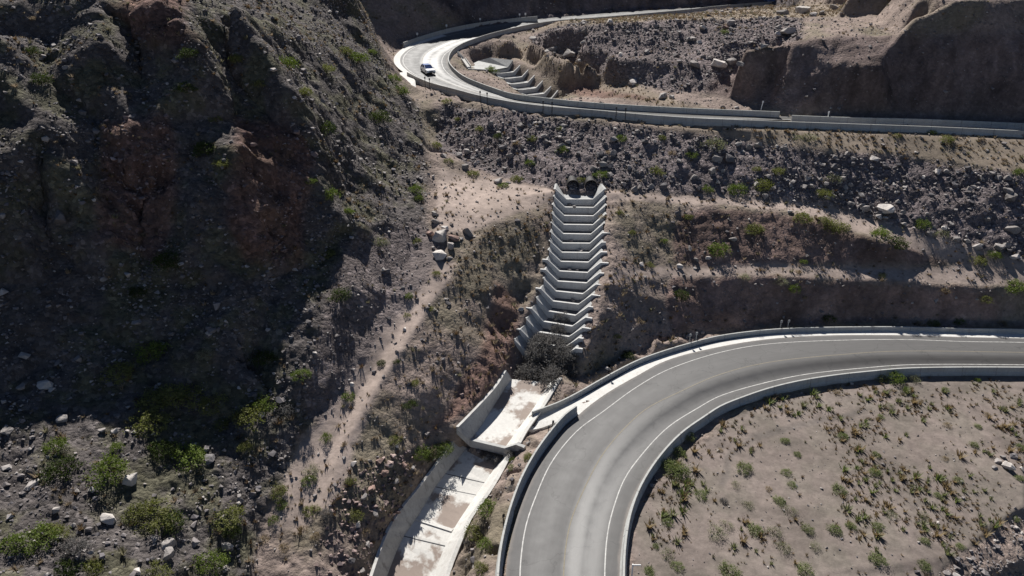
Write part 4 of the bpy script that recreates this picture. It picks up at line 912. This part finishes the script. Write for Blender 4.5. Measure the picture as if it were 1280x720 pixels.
BUSHES = """358 78 14 g;238 65 13 d;296 72 11 o;279 202 11 o;269 148 7 o;407 84 11 o;379 114 11 o;405 159 15 d;324 103 9 o;52 97 15 d;389 224 8 g;413 241 12 g;234 107 13 d;258 183 17 d;38 62 11 d;431 62 10 o;
489 98 12 g;501 112 11 g;446 69 16 g;463 64 8 g;472 145 15 d;520 236 9 g;777 172 8 g;703 186 8 g;663 203 7 g;646 222 8 o;629 231 7 g;622 169 7 d;666 172 7 o;751 217 9 g;727 224 6 o;820 213 9 o;827 171 6 o;646 178 6 s;558 126 6 o;572 148 5 o;615 86 8 g;592 216 8 o;
892 179 13 p;865 192 8 g;973 212 9 o;947 210 6 o;885 236 7 g;921 236 12 g;954 229 13 o;1040 222 10 p;1031 241 10 o;1164 164 7 g;1183 172 10 o;1219 164 7 g;1012 170 9 p;998 171 7 p;1122 169 5 o;1031 158 4 o;905 40 6 g;1275 214 8 g;
191 432 22 g;148 460 20 o;255 439 11 p;425 367 14 d;376 467 11 g;410 315 10 o;436 263 8 g;207 322 20 d;331 443 17 d;172 363 12 d;
546 341 6 o;511 369 6 g;509 393 5 o;539 385 5 o;477 453 6 d;496 451 5 d;475 300 11 p;520 300 6 o;523 246 7 g;851 367 11 d;754 270 6 s;785 443 9 d;518 477 7 o;
899 310 14 g;943 283 13 o;1004 326 5 g;1002 270 12 o;1030 275 10 o;1047 281 14 o;1100 291 13 g;1122 301 14 d;1153 279 10 g;1176 291 9 p;1243 317 9 g;1222 324 10 o;930 345 8 p;976 350 8 p;993 360 8 g;1270 357 14 g;1233 372 8 o;1198 400 8 g;1167 402 8 o;1150 404 7 s;1116 470 13 g;1100 469 9 o;1143 472 9 p;1239 462 5 g;1221 474 4 g;997 339 5 s;1102 343 5 o;1181 362 6 s;1035 396 9 d;1252 402 7 s;
190 497 20 o;213 488 22 o;240 490 22 o;265 500 18 o;186 525 22 o;234 565 24 g;203 558 18 d;276 527 12 o;312 517 20 o;331 501 16 g;358 510 15 y;307 556 10 o;133 586 25 g;69 555 15 g;76 582 22 d;146 558 10 g;193 641 26 o;214 648 18 d;170 637 16 o;283 641 19 o;290 661 14 d;265 698 20 g;48 668 22 g;14 675 18 g;66 662 18 o;93 683 19 y;83 708 18 d;196 712 16 o;116 706 14 o;389 586 11 p;386 599 9 g;407 546 8 g;391 636 10 o;408 640 9 y;353 629 9 g;341 648 7 g;348 610 12 o;436 494 9 g;438 600 7 o;379 660 8 s;355 682 8 s;395 668 7 s;330 672 8 s;
541 562 16 d;527 563 12 g;554 558 12 g;611 634 16 g;594 660 14 o;606 679 11 g;601 708 10 o;588 676 9 y;641 574 5 g;639 583 5 g;622 570 11 y;608 568 9 y;637 566 8 y;661 570 8 o;640 610 7 y;442 641 11 o;494 548 9 o;513 503 10 d;846 587 14 o;834 579 12 g;860 543 10 g;847 563 10 o;835 651 7 o;835 692 11 p;812 713 8 g;820 682 5 o;456 663 6 s;
930 584 10 g;876 617 9 g;981 550 6 o;899 562 5 s;957 497 5 s;1045 489 6 s;1112 506 6 p;1100 520 5 g;1054 544 7 o;1093 589 8 g;1095 567 6 o;1049 610 10 g;997 567 6 o;983 589 7 o;990 605 6 g;973 624 8 o;986 637 9 p;895 662 13 p;908 655 9 p;943 660 11 o;966 663 11 p;978 682 10 p;1043 660 10 o;1064 656 7 g;1097 656 8 g;1114 643 8 p;1097 696 11 g;1155 705 9 g;912 710 14 g;1005 710 11 o;1019 682 8 p;1009 660 8 o;1155 675 7 o;1200 682 6 o;1155 644 7 p;1172 618 6 o;1198 599 6 g;1217 555 6 o;1276 558 7 g;1274 596 6 o;1270 648 5 g;1233 517 5 s;1184 530 6 s;1181 486 5 o;1222 532 5 o;1181 572 5 s;847 706 8 o;920 605 7 p;905 625 6 y;935 630 8 p;960 610 5 s;
672 438 13 y;690 430 13 y;702 455 15 y;683 458 17 y;667 462 14 y;655 466 11 y;706 440 11 y;715 461 9 y;690 471 12 y;676 424 9 y;697 411 8 y;703 397 7 y;712 447 9 y;668 450 12 y;674 470 10 y;
812 330 6 o;830 300 5 g;790 290 5 o;860 270 6 o;775 265 5 o;800 400 6 s;770 420 6 o;745 455 6 s;560 200 6 o;545 180 7 o;600 160 6 o;700 160 5 o;760 190 5 s;840 190 6 s"""
ROCKS = """57 479 10 w;26 482 7 g;41 605 10 g;78 522 8 g;164 598 11 w;136 646 11 w;284 681 9 w;282 710 6 g;212 679 10 g;210 690 9 g;193 672 6 g;143 539 5 w;129 536 5 g;9 537 8 g;172 713 6 w;298 629 4 w;262 572 9 k;300 620 4 g;103 141 5 g;83 84 4 g;100 124 4 g;72 270 13 k;131 348 5 g;226 329 4 g;3 269 6 g;
551 294 11 w;550 317 10 w;566 297 7 r;564 306 7 g;543 267 5 w;538 291 6 r;586 289 9 g;544 276 6 g;562 322 4 g;556 284 5 w;582 208 6 g;638 194 6 g;631 210 4 g;622 226 6 g;555 194 6 g;651 386 5 w;506 411 3 w;497 555 5 w;440 480 4 w;
899 79 12 w;869 79 9 g;914 76 7 g;926 79 6 g;985 38 9 w;973 33 4 g;973 42 5 w;938 53 4 w;1002 12 11 w;978 15 8 g;1028 16 6 g;1043 9 7 g;1017 18 6 g;954 57 6 g;861 48 5 g;914 28 6 g;878 34 6 w;907 34 5 r;874 52 4 w;921 134 3.5 w;1092 198 7 w;1171 214 6 w;890 212 8 g;911 197 9 k;897 198 7 g;971 183 3.5 w;1009 222 6 g;1028 205 4 g;1154 221 3 w;1259 238 7 g;
791 102 7 w;829 119 8 g;840 121 4.5 w;711 66 9 g;775 68 5 w;693 62 7 g;725 75 3.5 w;763 27 6 w;682 64 6 g;666 48 6 w;864 48 6 g;731 38 5 g;809 64 4 g;
1107 260 10 w;1262 245 9 g;1264 286 8 g;1250 308 8 g;1180 284 5 w;1162 291 5 g;1221 307 6 g;1209 301 6 g;1268 320 6 w;1195 298 5 g;988 264 4 w;916 298 5 g;871 324 4 g;862 310 4 g;885 322 4 w;849 332 5 w;
1259 581 8 w;1247 575 5 g;1277 586 4 w;1267 570 5 k;1243 584 4 g;1253 570 4 g;760 460 3.5 w;861 419 4 w;712 256 4 g;718 258 3 g;714 300 3 g;726 313 4 g;712 336 4 g;722 337 3 g;716 374 4 k;724 375 4 k;
480 590 6 r;465 610 6 r;495 600 5 g;455 620 5 g;470 640 6 g;448 655 5 w;475 575 6 r;488 580 5 g;505 580 5 r;460 680 5 g;440 700 5 k;452 712 5 g"""
for s in BUSHES.replace('\n', '').split(';'):
    a = s.split(); set_bush(float(a[0]), float(a[1]), float(a[2]), a[3])
for s in ROCKS.replace('\n', '').split(';'):
    a = s.split(); set_rock(float(a[0]), float(a[1]), float(a[2]), a[3])
ORD = 'first second third fourth fifth sixth seventh eighth ninth tenth eleventh twelfth thirteenth fourteenth fifteenth sixteenth'.split()
clu = {}
for rec in PLACED:
    kind, o, px, py, r, key = rec
    k = min(range(len(LM)), key=lambda i: (LM[i][0] - px) ** 2 + ((LM[i][1] - py) * 1.4) ** 2); clu.setdefault((kind, k), []).append(rec)
CN = dict(f='green', g='green', o='olive', p='pale green', d='dark green', y='dry grey', s='straw coloured')
RN = dict(g='grey', w='pale', r='reddish', k='dark grey')
for (kind, k), L_ in clu.items():
    L_.sort(key=lambda r: r[2])
    for i, (kd, o, px, py, r, key) in enumerate(L_):
        c = (CN if kd == 'bush' else RN)[key]
        if len(L_) == 1: lb = f'{c} {kd} {LM[k][2]}, the only one there'
        else: lb = f'{c} {kd}, {ORD[i]} from left {LM[k][2]}'
        tag(o, lb, kd if kd == 'bush' else 'rock', 'bushes on the arid slopes' if kd == 'bush' else 'loose boulders lying on the slopes')

# ------------------------------------------------------------------ scattered stones and grass
VF = V.reshape(-1, 3); area = (dXr * dYr * np.ones_like(Z)).ravel() * np.sqrt(1 + np.minimum(slope, 3) ** 2).ravel()
vis = ((PX > -150) & (PX < 1430) & (PY > -60) & (PY < 800) & (GY > 22)).ravel().astype(float)
calmf = 1 - np.clip(blur(calm.astype(float), 2) * 4, 0, 1).ravel()
def jit(i):
    r_, c_ = divmod(int(i), NX); r2, c2 = min(r_ + 1, NY - 1), min(c_ + 1, NX - 1); a, b = rng.random(), rng.random()
    return (V[r_, c_] * (1-a) * (1-b) + V[r2, c_] * a * (1-b) + V[r_, c2] * (1-a) * b + V[r2, c2] * a * b)
def pick(dens, cap):
    w = dens.ravel() * area * vis * calmf; n_ = int(min(w.sum(), cap)); w = w / w.sum()
    return np.searchsorted(np.cumsum(w), rng.random(n_)).clip(0, len(w) - 1)
rubz = zone([(420, 590), (520, 560), (500, 640), (460, 720), (450, 800), (380, 800), (400, 700)])
edge = zone([(1150, 730), (1180, 712), (1240, 675), (1290, 640), (1330, 660), (1300, 720), (1250, 740), (1250, 800), (1120, 800)])
hillrub = hill * (1 - talus * .7)
nC = np.clip(fbm(GX, GY, Z, 5, 3, .6, 200) * 2.5 + .5, 0, 1)
dens = rip * (2.0 + 5 * nC) + hillrub * (.6 + 4.5 * nC) * (GY < 150) + rubz * 6 + edge * 8 + (1 - field) * (1 - hill) * (1 - rip) * (.5 + .5 * nC) + field * .9 + talus * .5
ii = pick(dens, 42000)
protos = []
for i in range(10):
    bm = hull_mesh(900 + i, None, 9, (1, .8, .7)); vs_ = np.array([tuple(v.co) for v in bm.verts]); bm.verts.index_update(); fs_ = np.array([[v.index for v in f.verts] for f in bm.faces]); protos.append((vs_, fs_)); bm.free()
sizes = np.clip(rng.lognormal(math.log(.13), .55, len(ii)), .05, .65)
sizes *= np.where(rip.ravel()[ii] > .5, 1.3, np.where(field.ravel()[ii] > .5, .5, 1.0))
order = np.argsort(-sizes); 
# the largest embankment stones are things of their own
riprap_ids = [k for k in order if rip.ravel()[ii[k]] > .6 and GY.ravel()[ii[k]] < 115][:150]
rset = set(riprap_ids)
VV, TT_, CC = [], [], []; base_i = 0
for k in range(len(ii)):
    if k in rset: continue
    v_, f_ = protos[k % 10]; a = rng.uniform(0, 6.28); ca, sa = math.cos(a), math.sin(a); s = sizes[k]
    x = (v_[:, 0] * ca - v_[:, 1] * sa) * s; y = (v_[:, 0] * sa + v_[:, 1] * ca) * s; z = v_[:, 2] * s + s * .25
    p = jit(ii[k]); VV.append(np.stack([x + p[0], y + p[1], z + p[2]], -1)); TT_.append(f_ + base_i); base_i += len(v_)
    q = rng.random(); cB = np.array([.20, .18, .175]) if q < .6 else np.array([.36, .33, .31]) if q < .78 else np.array([.13, .12, .125])
    if redc.ravel()[ii[k]] > .4 or rubz.ravel()[ii[k]] > .4: cB = cB * np.array([1.1, .92, .88])
    CC.append(np.tile(cB * rng.uniform(.8, 1.25), (len(v_), 1)))
st = np_mesh('rubble', np.concatenate(VV), np.concatenate(TT_), M['rubble'], np.concatenate(CC)); tag(st, 'loose grey rubble strewn over the slopes, embankment and field edge', 'rubble', kind='stuff')
rm = []
for i in range(6):
    bm = hull_mesh(950 + i, None, 12, (1, .8, .7)); me = bpy.data.meshes.new('riprap_stone'); bm.to_mesh(me); bm.free(); me.materials.append(M['rock' if i % 3 else 'rock_dark']); rm.append(me)
for k in riprap_ids:
    o = bpy.data.objects.new('riprap_stone', rm[k % 6]); col.objects.link(o); p = VF[ii[k]]; s = float(sizes[k]) * 1.15
    o.location = (p[0], p[1], p[2] + s * .25); o.scale = (s, s, s); o.rotation_euler = (rng.uniform(-.4, .4), rng.uniform(-.4, .4), rng.uniform(0, 6.28))
    tag(o, 'angular grey stone loose in the riprap embankment below the upper road', 'stone', 'riprap stones on the embankment')

nD = np.clip(fbm(GX, GY, Z, 7, 3, .6, 230) * 2.4 + .5, 0, 1)
bermz = zone([(600, 290), (690, 262), (650, 370), (640, 440), (600, 500), (540, 600), (480, 700), (400, 640), (470, 520), (560, 340)])
rightsl = zone([(755, 260), (860, 270), (860, 420), (740, 480), (700, 500), (720, 440)])
dens = field * (.15 + 3.4 * nD ** 2.2) * 1.25 + verge * (1.2 + 2.5 * nD) + path * (.25 + .4 * nD) + hillrub * (.1 + 1.0 * nD) * (GY < 160) + bermz * (.8 + 2.2 * nD) + rightsl * (.6 + 2 * nD) + rip * .25 + (1 - hill) * (1 - field) * (1 - rip) * (1 - cliff) * .35 * nD
ii = pick(dens, 17000)
gp = [tuft_mesh(40 + i, M['straw'], 20) for i in range(6)]
gpa = [(np.array([tuple(v.co) for v in me.vertices]), np.array([list(p.vertices) for p in me.polygons])) for me in gp]
hs = np.clip(rng.lognormal(math.log(.24), .48, len(ii)), .08, .75)
px_all, py_all = PX.ravel()[ii], PY.ravel()[ii]
onf = (field.ravel()[ii] > .6) & (px_all > 790) & (px_all < 1275) & (py_all > 480) & (py_all < 715)
cand = np.where(onf)[0]; tsize = hs[cand] / TT.ravel()[ii[cand]]; tuss = set(cand[np.argsort(-tsize)][:240].tolist())
VV, TT_, CC = [], [], []; base_i = 0
for k in range(len(ii)):
    if k in tuss: continue
    v_, f_ = gpa[k % 6]; a = rng.uniform(0, 6.28); ca, sa = math.cos(a), math.sin(a); s = hs[k] * .8; w = hs[k] * 1.6
    p = jit(ii[k]); VV.append(np.stack([(v_[:, 0] * ca - v_[:, 1] * sa) * w + p[0], (v_[:, 0] * sa + v_[:, 1] * ca) * w + p[1], v_[:, 2] * s + p[2]], -1)); TT_.append(f_ + base_i); base_i += len(v_)
    q = rng.random(); cB = np.array([.26, .205, .14]) if q < .55 else np.array([.19, .175, .11]) if q < .75 else np.array([.15, .10, .055])
    CC.append(np.tile(cB * rng.uniform(.75, 1.25), (len(v_), 1)))
gr = np_mesh('grass', np.concatenate(VV), np.concatenate(TT_), M['grass'], np.concatenate(CC)); tag(gr, 'dry bunch grass dotted over the slopes, verges and field', 'grass', kind='stuff')
tm = [tuft_mesh(70 + i, M[m_], 26) for i, m_ in enumerate(('straw', 'leaf_pale', 'straw', 'leaf_pale', 'leaf_field'))]
for k in sorted(tuss):
    o = bpy.data.objects.new('tussock', tm[k % 5]); col.objects.link(o); p = VF[ii[k]]; s = float(hs[k]) * 1.15
    o.location = (p[0], p[1], p[2]); o.scale = (s * 1.5, s * 1.5, s * .85); o.rotation_euler = (0, 0, rng.uniform(0, 6.28))
    tag(o, 'small dry grass tussock on the bare plot inside the lower bend', 'tussock', 'grass tussocks on the field')

# ------------------------------------------------------------------ posts
def post(px, py, h, z, label, mat='darkpost', plate=(.32, .38), face=0, lean=0, pair=None):
    p = W(px, py, z)
    g = ground(p.x, p.y) if z is None else z
    root = empty('delineator_post', (p.x, p.y, g), face)
    mb = MB(); mb.box((0, 0, h / 2 - .15), (.09, .07, h + .3)); mb.build('post', M[mat], root)
    if plate: mb = MB(); mb.box((0, -.05, h - plate[1] / 2 + .06), (plate[0], .025, plate[1])); mb.build('plate', M[mat], root)
    tag(root, label, 'post', 'marker posts along the roads')
def inb(path, px):
    return min(path, key=lambda q: abs(proj(q)[0] - px))
k = 0
for px, nm, dark in ((534, 'pair nearest the white car', 1), (539, 'pair nearest the white car', 1), (602, 'second pair from the left', 1), (607.5, 'second pair from the left', 1), (684.5, 'third pair from the left', 1), (691, 'third pair from the left', 1), (776, 'rightmost pair', 1), (782.5, 'rightmost pair', 1)):
    q = inb(near_top, px); s_ = side(near_top, near_top.index(q)); p = q + s_ * .5
    z = p.z - 1.0; root = empty('delineator_post', (p.x, p.y, z), 0)
    mb = MB(); mb.box((0, 0, .95), (.11, .09, 1.9)); mb.build('post', M['darkpost'], root)
    mb = MB(); mb.box((0, .06, 1.72), (.26, .03, .36)); mb.build('plate', M['darkpost'], root)
    tag(root, f"thin dark post outside the upper barrier, {'left' if k % 2 == 0 else 'right'} one of the {nm}", 'post', 'marker posts along the roads'); k += 1
for i, px in enumerate((522, 558, 602, 652, 660)):
    q = inb(far_top, px); p = q + Vector((-.1, .8, 0)); root = empty('delineator_post', (p.x, p.y, p.z - 1.0), 0)
    mb = MB(); mb.box((0, 0, .9), (.1, .08, 1.9)); mb.build('post', M['steel'], root)
    mb = MB(); mb.box((0, -.06, 1.7), (.42, .03, .48)); mb.build('plate', M['whitepost'], root)
    tag(root, f'white plated marker post behind the far hairpin barrier, {ORD[i]} from the left', 'post', 'marker posts along the roads')
for px, py, z, lb in ((951, 137, 20.0, 'white marker post leaning beside the end of the inner upper barrier'), (1034, 150.5, 19.5, 'white marker post by the shaded road under the dark cliff')):
    p = W(px, py, z); root = empty('delineator_post', p); mb = MB(); mb.cyl((0, 0, -.3), (.15 if px < 1000 else 0, 0, 1.25), .08, 8); mb.build('post', M['whitepost'], root)
    mb = MB(); mb.box((.16 if px < 1000 else 0, 0, 1.3), (.26, .05, .3)); mb.build('plate', M['whitepost'], root); tag(root, lb, 'post', 'marker posts along the roads')
for i, px in enumerate((762, 768, 866, 873, 980, 990)):
    q = inb(B2, px); s_ = side(B2, B2.index(q)); p = q - s_ * .55; root = empty('delineator_post', (p.x, p.y, 0), 0)
    mb = MB(); mb.box((0, 0, .75), (.09, .07, 1.7)); mb.build('post', M['steel'], root)
    mb = MB(); mb.box((0, -.05, 1.42), (.28, .03, .36)); mb.build('plate', M['steel'], root)
    tag(root, f'grey marker post behind the barrier of the lower road, {ORD[i]} from the left', 'post', 'marker posts along the roads')
for i, (px, lb) in enumerate(((683, 'upper'), (689, 'upper'), (626, 'lower'), (627, 'lower'))):
    q = min(B1, key=lambda q: abs(proj(q)[1] - (545, 538, 662, 655)[i])); s_ = side(B1, B1.index(q)); p = q - s_ * .35; root = empty('delineator_post', (p.x, p.y, -.2), .6)
    mb = MB(); mb.box((0, 0, .75), (.07, .05, 1.7)); mb.build('post', M['darkpost'], root)
    mb = MB(); mb.box((0, -.05, 1.4), (.26, .03, .34)); mb.build('plate', M['darkpost'], root)
    tag(root, f"dark marker post outside the left barrier of the bend, {'left' if i % 2 == 0 else 'right'} one of the {lb} pair", 'post', 'marker posts along the roads')
p = W(785, 712, .85); root = empty('delineator_post', (p.x + .35, p.y, 0)); mb = MB(); mb.box((0, 0, .7), (.1, .1, 1.5)); mb.build('post', M['whitepost'], root)
mb = MB(); mb.box((.28, 0, 1.35), (.7, .06, .12)); mb.build('arm', M['whitepost'], root); tag(root, 'white marker post with a short arm beside the inner barrier at the bottom edge', 'post', 'marker posts along the roads')

# ------------------------------------------------------------------ cars
def profile_prism(mb, pts, w0, w1=None):
    """side profile (x along the car, z) extruded across; w1 narrower at the top"""
    zs = [p[1] for p in pts]; z0, z1 = min(zs), max(zs); n_ = len(pts); vs = []
    for s in (-1, 1):
        for x, z in pts: vs.append((x, s * (w0 + ((w1 or w0) - w0) * (z - z0) / (z1 - z0)) / 2, z))
    mb.add(vs, [tuple(range(n_ - 1, -1, -1)), tuple(range(n_, 2 * n_))] + [(i, (i+1) % n_, n_ + (i+1) % n_, n_ + i) for i in range(n_)])
def car(loc, rz, label, paint):
    root = empty('car', loc, rz); tag(root, label, 'car')
    mb = MB(); profile_prism(mb, [(-2.25, .35), (-2.3, .7), (-2.22, 1.0), (-1.5, 1.06), (.75, 1.04), (1.1, .98), (2.05, .86), (2.25, .68), (2.27, .38), (1.9, .28), (-1.9, .28)], 1.84, 1.7)
    body = fix(mb.build('body', M[paint], root))
    b = body.modifiers.new('Bevel', 'BEVEL'); b.width = .06; b.segments = 2
    mb = MB(); profile_prism(mb, [(-2.1, 1.03), (-1.75, 1.48), (.05, 1.5), (.95, 1.03)], 1.62, 1.32); fix(mb.build('window', M['glass'], root))  # glass tinted blue to paint in reflected sky
    mb = MB(); mb.box((-.85, 0, 1.53), (1.75, 1.3, .07)); fix(mb.build('roof', M['carblue'], root))  # blue roof colour paints in the reflected sky
    mb = MB()
    for s in (-1, 1):
        for x0, x1 in (((-1.8, 1.47), (-2.1, 1.0)), ((.0, 1.5), (.98, 1.0)), ((-.75, 1.5), (-.75, 1.0))):
            mb.cyl((x0[0], s * .68, x0[1]), (x1[0], s * .83, x1[1]), .045, 6)
    mb.build('pillar', M[paint], root)
    for s in (-1, 1):
        mb = MB(); mb.box((2.22, s * .66, .72), (.1, .36, .15)); mb.build('headlight', M['chrome'], root)
        mb = MB(); mb.box((-2.27, s * .7, .82), (.08, .26, .22)); mb.build('taillight', M['redlens'], root)
        mb = MB(); mb.box((.78, s * .98, 1.08), (.16, .2, .14)); mb.build('mirror', M[paint], root)
        for x in (-1.4, 1.4):
            mb = MB(); mb.cyl((x, s * .72, .33), (x, s * .95, .33), .33, 18); w = mb.build('wheel', M['black'], root)
            mb = MB(); mb.cyl((x, s * .9, .33), (x, s * .965, .33), .19, 12); mb.build('rim', M['chrome'], w)
    mb = MB(); mb.box((2.27, 0, .62), (.06, .8, .16)); mb.box((2.29, 0, .42), (.06, 1.5, .12)); mb.build('grille', M['black'], root)
def road_z(x, y):
    i = min(range(len(uo)), key=lambda k: ((uo[k] + ui[k]) / 2 - Vector((x, y, uo[k].z))).length); return (uo[i].z + ui[i].z) / 2, i
p = W(535, 90, 21.9); z, i = road_z(p.x, p.y); p = W(535, 91.5, z + .02)
dv = (uo[max(i-3,0)] - uo[i+3] + ui[max(i-3,0)] - ui[i+3]); ang = math.atan2(dv.y, dv.x)
# height of the pavement right under the car
f = min(1, max(0, (Vector((p.x, p.y, 0)) - Vector((uo[i].x, uo[i].y, 0))).length / (uo[i] - ui[i]).length)); p.z = uo[i].z + (ui[i].z - uo[i].z) * f + .03
car(p, ang, 'white car with dark windows driving round the upper hairpin bend', 'carwhite')
q = min(range(len(uo)), key=lambda k: abs(proj(uo[k].lerp(ui[k], .35))[0] - 963) + (1000 if uo[k].y < 160 else 0)); c = uo[q].lerp(ui[q], .35)
dv = uo[q - 3] - uo[q + 3]; car(c + Vector((0, 0, .03)), math.atan2(dv.y, dv.x), 'small blue car half hidden behind the parapet of the far road at top', 'carblue')
